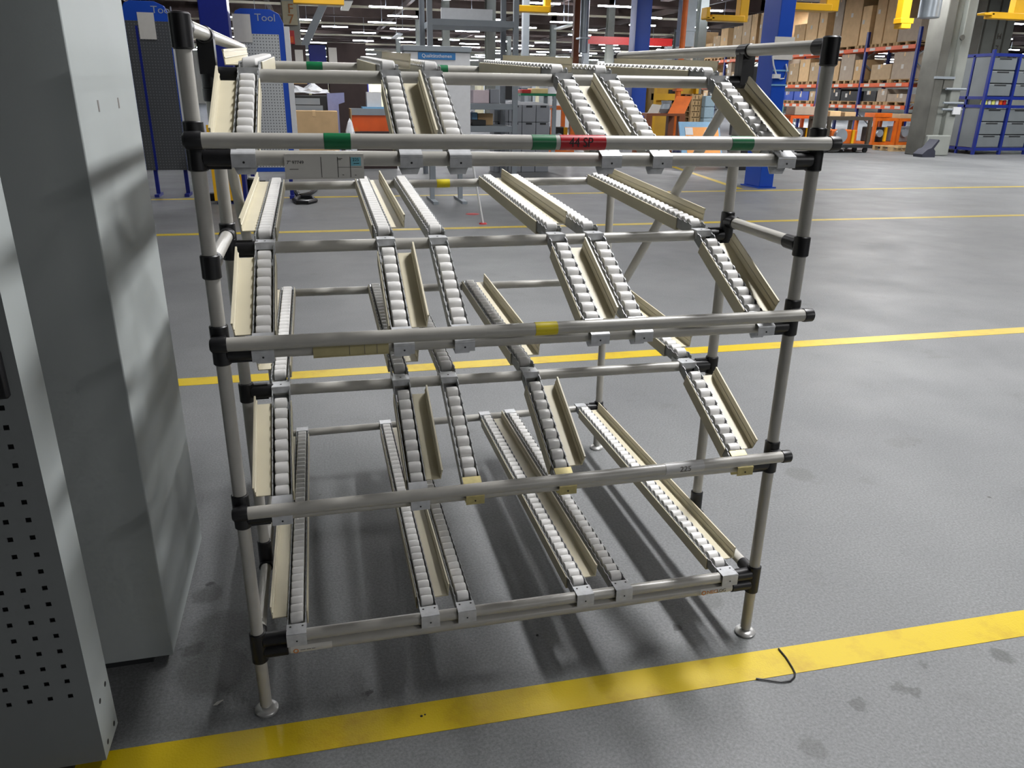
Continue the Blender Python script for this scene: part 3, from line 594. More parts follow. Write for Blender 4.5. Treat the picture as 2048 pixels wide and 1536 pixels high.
# F7 column, sign and brace
x0, x1, _, _ = rc(563, 0, 598, 50, 20); c = column(x0, x1, 20, 20.45, CONC, 'concrete column carrying the F 7 sign', 'concrete_column', False)
x0, x1, z0, z1 = rc(565, 3, 594, 50, 19.98); plabel(MB().box(x0, x1, 19.94, 20, z0, z1).build('column_sign', pm('sign_beige', (172, 166, 140), .5, var=.05), c), 'beige column sign')
BR = pm('sign_letters', (150, 92, 30), .5, var=0)
text('F', 'lettering', .30, BR, c, (at(581, 18, 19.93).x, 19.935, at(581, 18, 19.93).z), depth=.004); text('7', 'lettering', .30, BR, c, (at(582, 39, 19.93).x, 19.935, at(582, 39, 19.93).z), depth=.004)
x0, x1, z0, z1 = rc(570, 61, 589, 88, 19.9); MB().box(x0, x1, 19.86, 20, z0, z1).build('red_notice', REDP, c); MB().box(x0 + .03, x1 - .03, 19.85, 19.86, z0 + .03, (z0 + z1) / 2 + .02).build('notice_text_panel', ORNG, c)
a, b = at(608, 95, 20.2), at(660, -20, 20.2); MB().obox((x1 + .2, 20.2, a.z), (b.x, 20.2, b.z), .18, .18).build('brace', GREYP, c)
# ------------------------------------------------------------------ dark sleeves, bins and boxes behind the left half
def dark_stack(px0, px1, ytop, Y, k, white):
    x0, x1, _, zt = rc(px0, ytop, px1, 130, Y); zm = at((px0 + px1) / 2, 152, Y).z; zl = zm - .16
    c = thing('dark_box', 'dark brown sleeve box on the lower pallet, %s' % k, 'box', ((x0 + x1) / 2, Y + .5, 0)); MB().box(x0, x1, Y, Y + .9, .15, zl).build('sleeve', CARDK, c); MB().box(x0, x1, Y, Y + .9, 0, .15).build('pallet_base', WOOD, c)
    c = thing('dark_box', 'dark brown sleeve box stacked on top, %s' % k, 'box', ((x0 + x1) / 2, Y + .5, zl)); MB().box(x0, x1, Y, Y + .9, zl + .14, zt).build('sleeve', CARDK, c); MB().box(x0 + .02, x1 - .02, Y + .01, Y + .89, zl, zl + .14).build('pallet_base', WOOD, c)
    if white: MB().box(x0 + (x1 - x0) * white[0], x0 + (x1 - x0) * white[1], Y - .006, Y, zt - (zt - zm) * .62, zt - (zt - zm) * .15).build('paper_sheet', PAPER, c)
dark_stack(572, 612, 90, 17, 'next to the tool board', (.45, .85)); dark_stack(655, 732, 86, 17, 'right of the blue crate', (.03, .24))
x0, x1, z0, z1 = rc(618, 90, 652, 130, 17.1); c = thing('blue_crate', 'dark blue crate between two dark brown sleeve boxes', 'crate', ((x0 + x1) / 2, 17.5, 0)); MB().box(x0, x1, 17.1, 17.9, z0, z1).build('crate_body', NAVY, c, .01); MB().box(x0, x1, 17.1, 17.9, 0, z0).build('crate_stand', CARDK, c)
x0, x1, z0, z1 = rc(583, 222, 677, 300, 14.5)
carton(x0, x1, 14.5, 15.1, 0, z1, CARD[0], 'brown cardboard box leaning low behind the left of the rack', lab=False)
x0, x1, z0, z1 = rc(580, 190, 656, 222, 14.9); c = thing('black_bin', 'black bin topped with crumpled film behind the cardboard box', 'bin', ((x0 + x1) / 2, 15.5, 0)); MB().box(x0, x1, 15.2, 15.9, 0, z1).build('bin_body', DARK, c, .02)
MB().box(x0 + .1, x1 - .15, 15.19, 15.2, z1 - .18, z1 - .06).build('label_strip', GREYP, c); MB().box(x0 + .05, x1 - .1, 15.19, 15.2, z0 - .02, z0 + .10).build('label_strip', GREYP, c)
bm = bmesh.new(); bmesh.ops.create_icosphere(bm, subdivisions=3, radius=1)
for v in bm.verts:
    n_ = random.uniform(.86, 1.14); v.co = Vector((v.co.x * .40 * n_, v.co.y * .3 * n_, max(v.co.z, -.1) * (.13 + .05 * math.sin(v.co.x * 7)) * n_))
me = bpy.data.meshes.new('plastic_film'); bm.to_mesh(me); bm.free(); me.materials.append(FILM)
o = bpy.data.objects.new('plastic_film', me); col.objects.link(o); o.location = ((x0 + x1) / 2, 15.5, z1 + .045); tag(o, 'crumpled clear plastic film lying on the black bin', 'plastic film')
x0, x1, z0, z1 = rc(655, 187, 677, 224, 15.13); tag(MB().prism([(x0, 0), (x0, z1), (x1 + .12, z1 + .02), (x1 + .12, z1 - .16), (x1, z1 - .2), (x1, 0)], 'y', 15.12, 15.16).build('plastic_sheet', pm('bluish_sheet', (140, 145, 185), .35, var=.05)), 'bluish plastic sheet standing beside the black bin', 'sheet')
x0, x1, z0, z1 = rc(679, 232, 696, 264, 14.7); bm = bmesh.new(); bmesh.ops.create_icosphere(bm, subdivisions=2, radius=1)
for v in bm.verts: n_ = random.uniform(.85, 1.1); v.co = Vector((v.co.x * .12 * n_ * (1 - .35 * v.co.z), v.co.y * .12 * n_, (v.co.z + .95) * z1 / 2))
for v in bm.verts: v.co.z = max(v.co.z, 0)
me = bpy.data.meshes.new('white_bag'); bm.to_mesh(me); bm.free(); me.materials.append(FILM); o = bpy.data.objects.new('white_bag', me); col.objects.link(o); o.location = (x1 + .02, 14.3, 0); tag(o, 'white bag standing right of the low cardboard box', 'bag')
x0, x1, z0, z1 = rc(705, 218, 792, 300, 14.5); c = thing('open_crate', 'wooden crate with orange inside behind the second roller track', 'crate', ((x0 + x1) / 2, 14.9, 0))
MB().box(x0, x1, 14.5, 15.2, 0, z1 - .42).build('crate_body', CARDK, c); MB().box(x0, x1, 14.7, 15.2, z1 - .42, z1 - .12).build('orange_panel', ORNG, c); MB().box(x0, x1, 14.68, 15.2, z1 - .12, z1).build('grey_rim', GREYP, c); MB().box(x0 - .02, x0, 14.5, 15.2, 0, z1).build('side_board', WOOD, c)
MB().obox((x0 + .05, 14.6, z1 - .36), (x0 + .32, 14.6, z1 - .75), .05, .09).build('tool_handle', ORNG2, c)
xa, xb, za, zb_ = rc(733, 184, 762, 214, 14.9); c = thing('paper_stack', 'white stack of paper on a blue tray on the wooden crate', 'paper stack', ((xa + xb) / 2, 14.95, z1)); MB().box(xa - .1, xb + .1, 14.75, 15.15, z1, z1 + .035).build('tray', LBLUE, c); MB().box(xa, xb, 14.8, 15.1, z1 + .035, zb_).build('sheets', WHITE, c)
# ------------------------------------------------------------------ white quality board and grey shelving
NY = 9.2; x0, x1 = at(808, 180, NY).x, at(943, 180, NY).x; zt = at(875, 92, NY).z; zb0 = at(875, 322, NY).z
c = thing('notice_cabinet', 'white notice cabinet on grey legs with a blue lettered sign', 'cabinet', ((x0 + x1) / 2, NY + .2, 0))
MB().box(x0 + .015, x1 - .015, NY, NY + .30, zb0, zt - .07).build('cabinet_body', WHITE, c, .008); MB().box(x0, x1, NY - .03, NY + .32, zt - .07, zt).build('top_cap', GREYP, c, .008)
for lx in (at(868, 405, NY).x, x1 - .14):
    MB().box(lx - .03, lx + .03, NY + .12, NY + .18, .03, zb0).build('leg', GREYP, c); MB().box(lx - .035, lx + .035, NY - .2, NY + .5, 0, .035).build('foot', GREYP, c)
a, b = at(836, 104, NY - .01), at(911, 120, NY - .01); sgn = plabel(MB().box(a.x, b.x, NY - .012, NY, b.z, a.z).build('blue_sign', SIGNB, c), 'blue sign with white lettering')
text('Qualitätsthemen', 'lettering', .062, WHITE, sgn, ((a.x + b.x) / 2, NY - .014, (a.z + b.z) / 2), depth=.0015, sx=.95)
sx0, sx1 = at(859, 40, 12.45).x, at(1031, 100, 12.45).x; sy0, sy1 = 12.45, 13.40; sh = thing('grey_shelving', 'grey steel shelving unit standing behind the rack centre', 'shelving', ((sx0 + sx1) / 2, 12.9, 0))
for y in (sy0, sy1):
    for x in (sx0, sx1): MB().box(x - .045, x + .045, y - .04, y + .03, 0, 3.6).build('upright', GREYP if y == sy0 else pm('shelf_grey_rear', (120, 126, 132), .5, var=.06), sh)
for py in (40, 207, 252): 
    z = at(950, py, 12.45).z; MB().box(sx0 + .035, sx1 - .035, sy0 - .02, sy1 + .02, z - .10, z).build('shelf_board', GREYP, sh, .004)
z = at(940, 352, sy1).z; MB().box(sx0, sx1, sy1 - .015, sy1 + .015, z - .02, z + .02).build('rear_tie', GREYP, sh)
a, b = at(882, 15, 12.8), at(985, 40, 12.8); o = thing('blank_board', 'blank white board standing on the top shelf of the grey shelving', 'panel', ((a.x + b.x) / 2, 12.82, at(950, 40, 12.45).z)); MB().box(a.x, b.x, 12.8, 12.83, at(950, 40, 12.45).z + .004, a.z).build('panel_sheet', WHITE, o); MB().box(a.x + .1, b.x - .1, 12.83, 12.92, at(950, 40, 12.45).z + .004, at(950, 40, 12.45).z + .06).build('panel_foot', GREYP, o)
zt = at(950, 207, 12.45).z
for k, (p0, p1, py, mt, nm, lb) in enumerate([(944, 977, 180, pm('pinkish_paper', (222, 205, 210), .5, var=.03), 'paper_pile', 'pinkish pile of folders on the middle grey shelf'), (978, 998, 178, GREYB, 'grey_box', 'small grey box beside the pinkish folders on the shelf')]):
    x0, x1 = at(p0, 195, 12.8).x, at(p1, 195, 12.8).x; tag(MB().box(x0, x1 - .01, 12.7, 13.1, zt + .004, at((p0 + p1) / 2, py, 12.7).z).build(nm, mt, None, .01), lb, 'folders' if k == 0 else 'box')
zt = at(950, 252, 12.45).z
for p0, p1, py, mt, nm, lb in [(944, 955, 225, LBLUE, 'blue_folder', 'light blue folder on the lowest grey shelf'), (956, 986, 227, CARD[0], 'cardboard_tray', 'brown cardboard tray on the lowest grey shelf'), (944, 972, 240, DARK, 'black_tray', 'black tray in front of the brown tray on the grey shelf')]:
    d0 = 12.55 if nm == 'black_tray' else 12.85
    x0, x1 = at(p0, 240, d0).x, at(p1, 240, d0).x; tag(MB().box(max(x0, sx0 + .06), x1, d0, d0 + .25, zt + .004, at((p0 + p1) / 2, py, d0).z).build(nm, mt, None, .008), lb, 'tray' if 'tray' in nm else 'folder')
# thin rod with red floor dot
a, b = ground(966, 448), at(946, 330, ground(966, 448).y); c = thing('barrier_rod', 'thin white rod standing on a red floor dot', 'rod', (a.x, a.y, 0)); MB().cyl((a.x, a.y, .01), (b.x, a.y, b.z), .012, 8).build('rod', WHITE, c); MB().lathe((a.x, a.y, 0), (0, 0, 1), [(0, .05), (.015, .04)], 12).build('red_foot', REDP, c)
tag(MB().lathe((ground(945, 428).x, ground(945, 428).y, 0), (0, 0, 1), [(0, .09), (.002, .085)], 14).build('floor_dot', REDP), 'faint red paint dot on the floor behind the rod', 'floor mark')
# cables by the tool board
for k, pp in enumerate([[(590, 383), (600, 396), (618, 392), (630, 384), (634, 378)], [(588, 404), (600, 398), (622, 399), (632, 405), (615, 409), (596, 409), (588, 404)]]):
    g = [ground(px, py) + Vector((0, 0, .03)) for px, py in pp]; tag(MB().pipe(g, .028, 8).build('cable', BLACK), ['black cable trailing up from the floor beside the tool board leg', 'black cable loop lying on the floor by the tool board leg'][k], 'cable')
g = ground(425, 402); tag(MB().box(g.x - .12, g.x + .12, g.y, g.y + .12, 0, .1).build('floor_box', DARK, None, .01), 'small dark box on the floor under the dark panelled tool board', 'box')
# ------------------------------------------------------------------ grey bins, green table, orange things in the middle
bx = [at(p, 240, 13.5).x for p in (988, 1017, 1044, 1072, 1100)]; zt = at(1060, 210, 13.5).z; nrow = 4; hh = zt / nrow
for r in range(nrow):
    for k in range(4):
        c = thing('plastic_bin', '%s grey bin from the left, %s row of the bin stack' % (ORD[k], ['top', 'second', 'third', 'bottom'][r]), 'bin', ((bx[k] + bx[k + 1]) / 2, 13.7, zt - hh * (r + 1)), 'grey bins stacked behind the rack')
        MB().box(bx[k] + .004, bx[k + 1] - .004, 13.5, 13.9, zt - hh * (r + 1), zt - hh * r - .004).build('bin_body', GREYB, c, .012); xm = (bx[k] + bx[k + 1]) / 2; MB().box(xm - .06, xm + .06, 13.496, 13.5, zt - hh * r - .045, zt - hh * r - .012).build('grip_slot', DARK, c)
tag(MB().prism([(bx[0] + .3, zt), (bx[0] + .3, zt + .06), (bx[1] + .2, zt + .075), (bx[2], zt + .05), (bx[3], zt + .055), (bx[4], zt + .02), (bx[4], zt + .002)], 'y', 13.52, 13.88).build('film_cover', FILM), 'white film cover draped on the grey bin stack', 'film cover')
def frame_table(x0, x1, y0, y1, z1, legm, topm, label, name='work_table', lw=.08, th=.05, cat='table', shelf=None):
    t = thing(name, label, cat, ((x0 + x1) / 2, (y0 + y1) / 2, 0))
    MB().box(x0, x1, y0, y1, z1 - th, z1).build('table_top', topm, t)
    for x in (x0 + lw / 2, x1 - lw / 2):
        for y in (y0 + lw / 2, y1 - lw / 2): MB().box(x - lw / 2, x + lw / 2, y - lw / 2, y + lw / 2, 0, z1 - th).build('leg', legm, t)
    if shelf: MB().box(x0 + lw, x1 - lw, y0, y1, shelf, shelf + .04).build('lower_shelf', legm, t)
    return t
x0, x1, z0, z1 = rc(1041, 187, 1112, 300, 16); frame_table(x0, x1, 16, 16.8, z1, GREYP, GRN, 'green topped table behind the grey bin stack', shelf=z1 - .3)
for k, (p0, p1, pt, mt) in enumerate([(1044, 1062, 179, REDP), (1064, 1096, 177, CARD[2])]):
    xa, xb = at(p0, 185, 16.2).x, at(p1, 185, 16.2).x; tag(MB().box(xa, xb, 16.2, 16.6, z1, at((p0 + p1) / 2, pt, 16.2).z).build('small_box', mt, None, .01), ['small red box on the green topped table', 'small tan box on the green topped table'][k], 'box')
def trolley(x0, x1, y0, y1, z1, label, posts=ORNG2, load=DARK, face='y', load_label='dark machine unit', seed=0):
    """steel transport frame with a unit standing inside it"""
    rr = random.Random(seed); t = thing('transport_frame', label, 'transport frame', ((x0 + x1) / 2, (y0 + y1) / 2, 0)); w = .09
    MB().box(x0, x1, y0, y1, .10, .18).build('base_frame', posts, t)
    for x in (x0, x1 - w):
        for y in (y0, y1 - w): MB().box(x, x + w, y, y + w, .18, z1 - w).build('post', posts, t); MB().cyl((x + w / 2, y + w / 2 - .02, .05), (x + w / 2, y + w / 2 + .02, .05), .05, 10).build('castor', BLACK, t)
    m = MB()
    for y in (y0, y1 - w): m.box(x0, x1, y, y + w, z1 - w, z1)
    for x in (x0, x1 - w): m.box(x, x + w, y0 + w, y1 - w, z1 - w, z1)
    m.build('top_frame', posts, t)
    h = (z1 - .3) * rr.uniform(.55, .85); cx, cy = (x0 + x1) / 2, (y0 + y1) / 2; ww = (x1 - x0) * .3; dd = (y1 - y0) * .3
    MB().box(cx - ww, cx + ww, cy - dd, cy + dd, .18, .18 + h).build('unit_body', load, t, .03); MB().cyl((cx - ww * .4, cy - dd - .12, .18 + h * .6), (cx - ww * .4, cy - dd, .18 + h * .6), ww * .45, 14).build('unit_pulley', STEELG, t)
    MB().obox((cx + ww * .6, cy - dd - .03, .2), (cx + ww * .6, cy - dd - .03, .18 + h), .08, .06).build('unit_pipe', YELP, t)
    return t
x0, x1, z0, z1 = rc(1103, 212, 1150, 300, 17); trolley(x0, x1, 17, 17.9, z1, 'orange transport frame right of the grey bin stack', seed=1)
x0, x1, z0, z1 = rc(1291, 227, 1368, 300, 17.5); t = frame_table(x0, x1, 17.5, 18.3, z1, BROWN, BROWN, 'brown steel work table with a tilted flap in the middle distance', lw=.16, th=.06)
MB().add([(x1 - .45, 17.6, z1), (x1 + .02, 17.6, z1), (x1 + .35, 17.9, z1 + .42), (x1 - .1, 17.9, z1 + .42), (x1 - .45, 17.62, z1 - .02), (x1 + .02, 17.62, z1 - .02), (x1 + .35, 17.92, z1 + .40), (x1 - .1, 17.92, z1 + .40)], [(0, 1, 2, 3), (7, 6, 5, 4), (0, 4, 5, 1), (1, 5, 6, 2), (2, 6, 7, 3), (3, 7, 4, 0)]).build('tilted_flap', ORNG2, t)
tag(MB().prism([(x0 + .12, z1 + .004), (x0 + .40, z1 + .004), (x0 + .47, z1 + .20), (x0 + .24, z1 + .22)], 'y', 17.7, 17.75).build('paper_sheet', PAPER), 'white sheet of paper propped on the brown work table', 'paper')
tag(MB().lathe((x0 + .72, 17.95, z1 + .004), (0, 0, 1), [(0, .16), (.1, .20), (.22, .12), (.3, .14)], 10).build('machined_part', STEELG), 'rounded metal part lying on the brown work table', 'machine part')
tag(MB().lathe((x0 + .85, 17.3, 0), (0, 0, 1), [(0, .10), (.12, .17), (.3, .12), (.36, .04)], 14).build('blue_drum', pm('drum_blue', (40, 44, 84), .4, var=.1)), 'dark blue round drum on the floor in front of the brown table', 'drum')
x0, x1, z0, z1 = rc(1304, 180, 1392, 300, 23); c = thing('yellow_machine', 'yellow machine housing behind the brown work table', 'machine', ((x0 + x1) / 2, 23.4, 0))
ZT = at(1345, 172, 23).z; YMX = x0
MB().box(x0, x1, 23.2, 24.4, 0, ZT).build('housing', pm('machine_yellow', (206, 160, 40), .5, var=.15, scale=2), c); 
for f0, f1 in ((.0, .06), (.56, .64), (.94, 1)): MB().box(x0 + (x1 - x0) * f0, x0 + (x1 - x0) * f1, 23.0, 23.2, 0, ZT).build('frame_post', YELP, c)
zz = at(1345, 194, 23).z; MB().box(x0, x1 * .64 + x0 * .36, 23.02, 23.2, zz - .1, zz + .1).build('frame_rail', YELP, c)
for py in (187, 199): zz = at(1340, py, 23).z; MB().box(x0 + (x1 - x0) * .38, x0 + (x1 - x0) * .52, 23.18, 23.2, zz - .12, zz + .12).build('dark_window', CABD, c)
x0, x1, z0, z1 = rc(1280, 181, 1302, 300, 24); c = thing('blue_cabinet', 'blue drawer cabinet left of the yellow machine', 'cabinet', ((x0 + x1) / 2, 24.3, 0)); x1 = min(x1, YMX - .05); MB().box(x0 - .4, x1, 24, 24.6, 0, z1 + .2).build('cabinet_body', BLUE, c)
for k in range(4): MB().box(x0 - .38, x1 - .02, 23.97, 24, .1 + k * .45, .46 + k * .45).build('drawer', GREYP if k == 2 else BLUE, c)
# stack of pallets stood on end, light blue containers, blue and orange display board
x0, x1, z0, z1 = rc(1385, 186, 1406, 243, 19.5)
for k in range(10):
    h = (z1 - .02) / 10; pallet((x0 + x1) / 2, 20.0, k * h, x1 - x0, .8, h * .98, label='%s pallet from the floor in the tall pallet pile' % ORD[k], group='pallets piled beside the yellow machine')
x0, x1, z0, z1 = rc(1408, 191, 1426, 243, 19.4)
for k in range(5):
    h = z1 / 5; tag(MB().box(x0 + .02, x1 + .05, 19.4, 20.2, k * h, (k + 1) * h - .01).build('container', pm('pale_blue_bin', (150, 176, 190), .5, var=.04), None, .02), '%s pale blue container from the floor beside the pallet pile' % ORD[k], 'container', 'pale blue containers in a pile')
x0, x1, z0, z1 = rc(1371, 245, 1452, 290, 15.5); c = thing('display_board', 'blue and orange display board leaning low behind the diagonal brace', 'board', ((x0 + x1) / 2, 15.7, 0))
MB().add([(x0, 15.5, 0), (x1, 15.5, 0), (x1, 15.9, z1), (x0, 15.9, z1), (x0, 15.54, 0), (x1, 15.54, 0), (x1, 15.94, z1), (x0, 15.94, z1)], [(0, 1, 2, 3), (7, 6, 5, 4), (0, 4, 5, 1), (1, 5, 6, 2), (2, 6, 7, 3), (3, 7, 4, 0)]).build('board_back', LBLUE, c)
def lean(fx0, fx1, f0, f1, o): return [(x0 + (x1 - x0) * fx, 15.5 + .4 * f - o, z1 * f) for fx, f in ((fx0, f0), (fx1, f0), (fx1, f1), (fx0, f1))]
MB().add(lean(.13, .96, .1, .87, .004) + lean(.13, .96, .1, .87, .001), [(0, 1, 2, 3), (7, 6, 5, 4), (0, 4, 5, 1), (1, 5, 6, 2), (2, 6, 7, 3), (3, 7, 4, 0)]).build('orange_panel', pm('display_orange', (250, 160, 50), .5, var=.04), c)
MB().add(lean(.13, .32, .68, .86, .008) + lean(.13, .32, .68, .86, .005), [(0, 1, 2, 3), (7, 6, 5, 4), (0, 4, 5, 1), (1, 5, 6, 2), (2, 6, 7, 3), (3, 7, 4, 0)]).build('white_patch', WHITE, c)
# black crates by the blue column
x0, x1, z0, z1 = rc(1497, 132, 1533, 215, 13.5)
for k in range(6):
    h = z1 / 6; tag(MB().box(x0, x1, 13.5, 14.1, k * h, (k + 1) * h - .012).build('black_crate', DARK, None, .015), '%s black crate from the floor in the pile left of the bright blue column' % ORD[k], 'crate', 'black crates piled by the blue column')
# ------------------------------------------------------------------ pallet rack along the right aisle
RX, RY0, BAY, NB = 20.0, 22.3, 2.62, 9
pr_ = thing('pallet_rack', 'long pallet rack with blue uprights and orange beams on the right', 'pallet rack', (RX + .5, RY0 + BAY * NB / 2, 0))
BZ = [1.28, 2.02, 3.22]
for k in range(NB + 1):
    y = RY0 + BAY * k
    for x in (RX, RX + 1.0): MB().box(x, x + .09, y - .05, y + .05, 0, 3.75).build('upright', DBLUE, pr_)
    for j in range(4): z = .3 + j * .85; MB().obox((RX + .06, y, z + (.0 if j % 2 else .7)), (RX + 1.03, y, z + (.7 if j % 2 else .0)), .03, .03).build('lattice_bar', GREYP, pr_)
for k in range(NB):
    for i, z in enumerate(BZ):
        y0, y1 = RY0 + BAY * k + .05, RY0 + BAY * (k + 1) - .05
        for x in (RX - .02, RX + 1.0):
            b = MB().box(x, x + .05, y0, y1, z - .13, z).build('beam', ORNG, pr_)
            if x < RX:
                for q in range(3 if i else 5): yy = y0 + (y1 - y0) * (q + .4) / (3 if i else 5); MB().box(x - .004, x, yy, yy + .28, z - .11, z - .02).build('beam_label', PAPER, b)
LAB = ['lowest', 'middle', 'top']
for i, z in enumerate(BZ):
    cnt = 0
    for k in range(NB):
        y = RY0 + BAY * k + .1; ye = RY0 + BAY * (k + 1) - .1
        while ye - y > .45:
            w = min(random.choice([.55, .75, .85, 1.1]), ye - y); cnt += 1
            if cnt > 20: y += w; continue
            hgt = {0: random.choice([.25, .35, .45]), 1: random.choice([.5, .7, .85, .95]), 2: random.choice([.7, 1.0, 1.3, 1.7])}[i]
            hgt = min(hgt, {0: .42, 1: .92, 2: 2.2}[i])
            nm = ORD[cnt - 1]
            pallet(RX + .545, y + w / 2, z + .003, .90, w - .02, .12, label='%s pallet from the near end on the %s beam of the pallet rack' % (nm, LAB[i]), group='pallets in the pallet rack')
            mt = random.choice(CARD) if i else random.choice([CARD[1], CARD[3], DARK, BLUE, DARK])
            carton(RX + .11, RX + .97, y + .02, y + w - .04, z + .125, z + .125 + hgt, mt, '%s box from the near end on the %s beam of the pallet rack' % (nm, LAB[i]), 'boxes in the pallet rack', 'x', 'cardboard_box' if mt in CARD else 'storage_box')
            y += w
# ------------------------------------------------------------------ transport frames and low carts on the right
def tf(px0, px1, py, Y, d, lab, sd, posts=ORNG2, load=DARK):
    x0, x1, z0, z1 = rc(px0, py, px1, 290, Y); return trolley(x0, x1, Y, Y + d, z1, lab, posts, load, seed=sd)
tf(1578, 1640, 231, 20.6, 1.0, 'orange transport frame left of the right front post', 3, ORNG, CARDK)
tf(1655, 1742, 234, 19.2, 1.0, 'dark framed transport cart right of the right front post', 4, pm('dark_frame', (72, 66, 56), .5, var=.1), ORNG2)
tf(1747, 1793, 236, 20.4, 1.0, 'orange transport frame second from the grey column', 5)
tf(1796, 1845, 237, 20.4, 1.0, 'orange transport frame closest to the grey column', 6, load=STEELG)
tf(1902, 1946, 238, 18.9, .9, 'orange transport frame between grey column and blue bin rack', 7)
g = ground(1795, 301); pallet(g.x, g.y, 0, 1.2, .8, .14, label='pale wooden pallet on the floor in front of the orange frames')
a, b = ground(1645, 306), ground(1755, 307); c = thing('low_cart', 'low dark platform cart on the floor by the right post', 'cart', ((a.x + b.x) / 2, a.y + .4, 0)); MB().box(a.x, b.x, a.y, a.y + .7, .14, .22).build('deck', DARK, c)
for x in (a.x + .15, b.x - .15):
    for y in (a.y + .12, a.y + .58): MB().cyl((x, y - .03, .07), (x, y + .03, .07), .07, 12).build('wheel', BLACK, c)
# items on the frames
for p0, p1, pt, pb, Y, mt, nm, lb in [(1556, 1577, 208, 232, 18.5, pm('teal_film', (90, 140, 140), .4, var=.1), 'wrapped_roll', 'teal wrapped roll next to the bright blue column'), (1590, 1632, 213, 230, 21, CARD[3], 'cardboard_box', 'flat beige box on the leftmost orange transport frame'), (1660, 1682, 222, 233, 20.2, CARD[2], 'cardboard_box', 'tan box on the dark framed cart, left one'), (1690, 1712, 224, 233, 20.2, CARD[0], 'cardboard_box', 'brown box on the dark framed cart, right one'), (1750, 1785, 226, 235, 20.7, ORNG2, 'tool_case', 'orange case on the second orange transport frame'), (1800, 1830, 228, 237, 20.7, CARD[1], 'cardboard_box', 'brown box on the orange frame closest to the grey column')]:
    x0, x1, z0, z1 = rc(p0, pt, p1, pb, Y)
    if nm == 'wrapped_roll': tag(MB().cyl(((x0 + x1) / 2, Y + .3, 0), ((x0 + x1) / 2, Y + .3, z1), (x1 - x0) / 2, 16, .02).build(nm, mt), lb, 'roll')
    else: tag(MB().box(x0, x1, Y, Y + .5, z0, z1).build(nm, mt, None, .01), lb, 'case' if nm == 'tool_case' else 'box')
# ------------------------------------------------------------------ grey column, bin rack and H7 column at far right
cx0, cx1 = 16.62, 17.52
c = thing('concrete_column', 'thick grey concrete column with pipes and fittings at the right', 'column', ((cx0 + cx1) / 2, 17.9, 0))
MB().box(cx0 + .28, cx1 - .30, 17.45, 17.85, 0, ROOF).build('column_core', CONC, c, .02); MB().box(cx0, cx0 + .28, 17.3, 17.95, 0, ROOF).build('column_flange', CONCD, c, .02); MB().box(cx1 - .30, cx1, 17.3, 17.95, 0, ROOF).build('column_flange', CONC, c, .02)  # left flange takes a darker concrete tone
MB().box(cx0 + .05, cx1 - .1, 17.2, 17.4, 0, .55).build('column_foot', CONC, c, .03)
z = at(1870, 155, 17.3).z; MB().box(cx0 - .02, cx1 - .30, 17.26, 17.34, z - .03, z + .03).build('cross_bar', GREYP, c); MB().box(cx0 + .3, cx1 - .3, 17.30, 17.46, z - .28, z - .06).build('recess_plate', CONCD, c)
for py in (178, 206, 219):
    z = at(1900, py, 17.25).z; MB().cyl((cx1 - .55, 17.24, z), (cx1 + .1, 17.24, z), .03, 10).build('pipe_stub', GREYP, c)
a, b = at(1908, 214, 17.2), at(1920, 229, 17.2); MB().box(a.x, b.x, 17.2, 17.24, b.z, a.z).build('small_notice', WHITE, c)
a = at(1925, 75, 17.28); MB().cyl((a.x, 17.27, a.z), (a.x, 17.31, a.z), .07, 14).build('anchor_plate', CONCD, c)
a = at(1865, 20, 16.9); MB().cyl((a.x - .0, 17.0, at(1862, 36, 16.9).z), (a.x, 17.0, ROOF), .26, 18, .02).build('down_pipe', STEELG, c)
a = at(1853, 300, 16.85); tag(MB().prism([(a.x - .22, 0), (a.x - .24, .08), (a.x - .1, .2), (a.x + .02, .24), (a.x + .2, .46), (a.x + .24, .43), (a.x + .1, .22), (a.x + .16, .16), (a.x + .18, 0)], 'y', 16.7, 17.05).build('pallet_jack', pm('jack_dark', (48, 50, 62), .5, var=.1)), 'dark pallet jack parked at the foot of the grey column', 'pallet jack')
bY = 17.6; X1 = at(1968, 200, bY).x; bd = atx(1910, 150, X1).y - bY; X2 = X1 + 2.7; zt = at(1975, 108, bY).z
br_ = thing('bin_rack', 'blue framed rack holding large grey containers at the right edge', 'bin rack', ((X1 + X2) / 2, bY + bd / 2, 0))
cols_ = [X1, X1 + .9, X1 + 1.8, X2]
for x in cols_: MB().box(x - .035, x + .035, bY - .04, bY + .04, 0, zt + (.12 if x == X1 else 0)).build('upright', DBLUE, br_)
for y in (bY + bd / 2, bY + bd): MB().box(X1 - .03, X1 + .03, y - .03, y + .03, 0, zt).build('upright', DBLUE, br_)
zs_ = [.12, at(1970, 195, bY).z, zt]; zmid = at(1970, 212, bY).z
for z in (.16, zmid, zs_[1], zt):
    MB().box(X1, X2, bY - .03, bY + .03, z - .05, z + .03).build('rail', DBLUE, br_); MB().box(X1 - .03, X1 + .03, bY, bY + bd, z - .05, z + .03).build('rail', DBLUE, br_)
MB().box(X1 - .02, X2, bY + .06, bY + bd, zmid, zmid + .02).build('shelf_board', DBLUE, br_)
for k in range(2): MB().box(X1 - .012, X1 + .006, bY + .05 + bd / 2 * k, bY + bd / 2 * (k + 1) - .05, zs_[1] + .03, zt - .05).build('side_panel', GREYBD, br_)
MB().box(X1 - .012, X1 + .006, bY + .05, bY + bd, .2, zmid - .06).build('side_panel', GREYBD, br_)
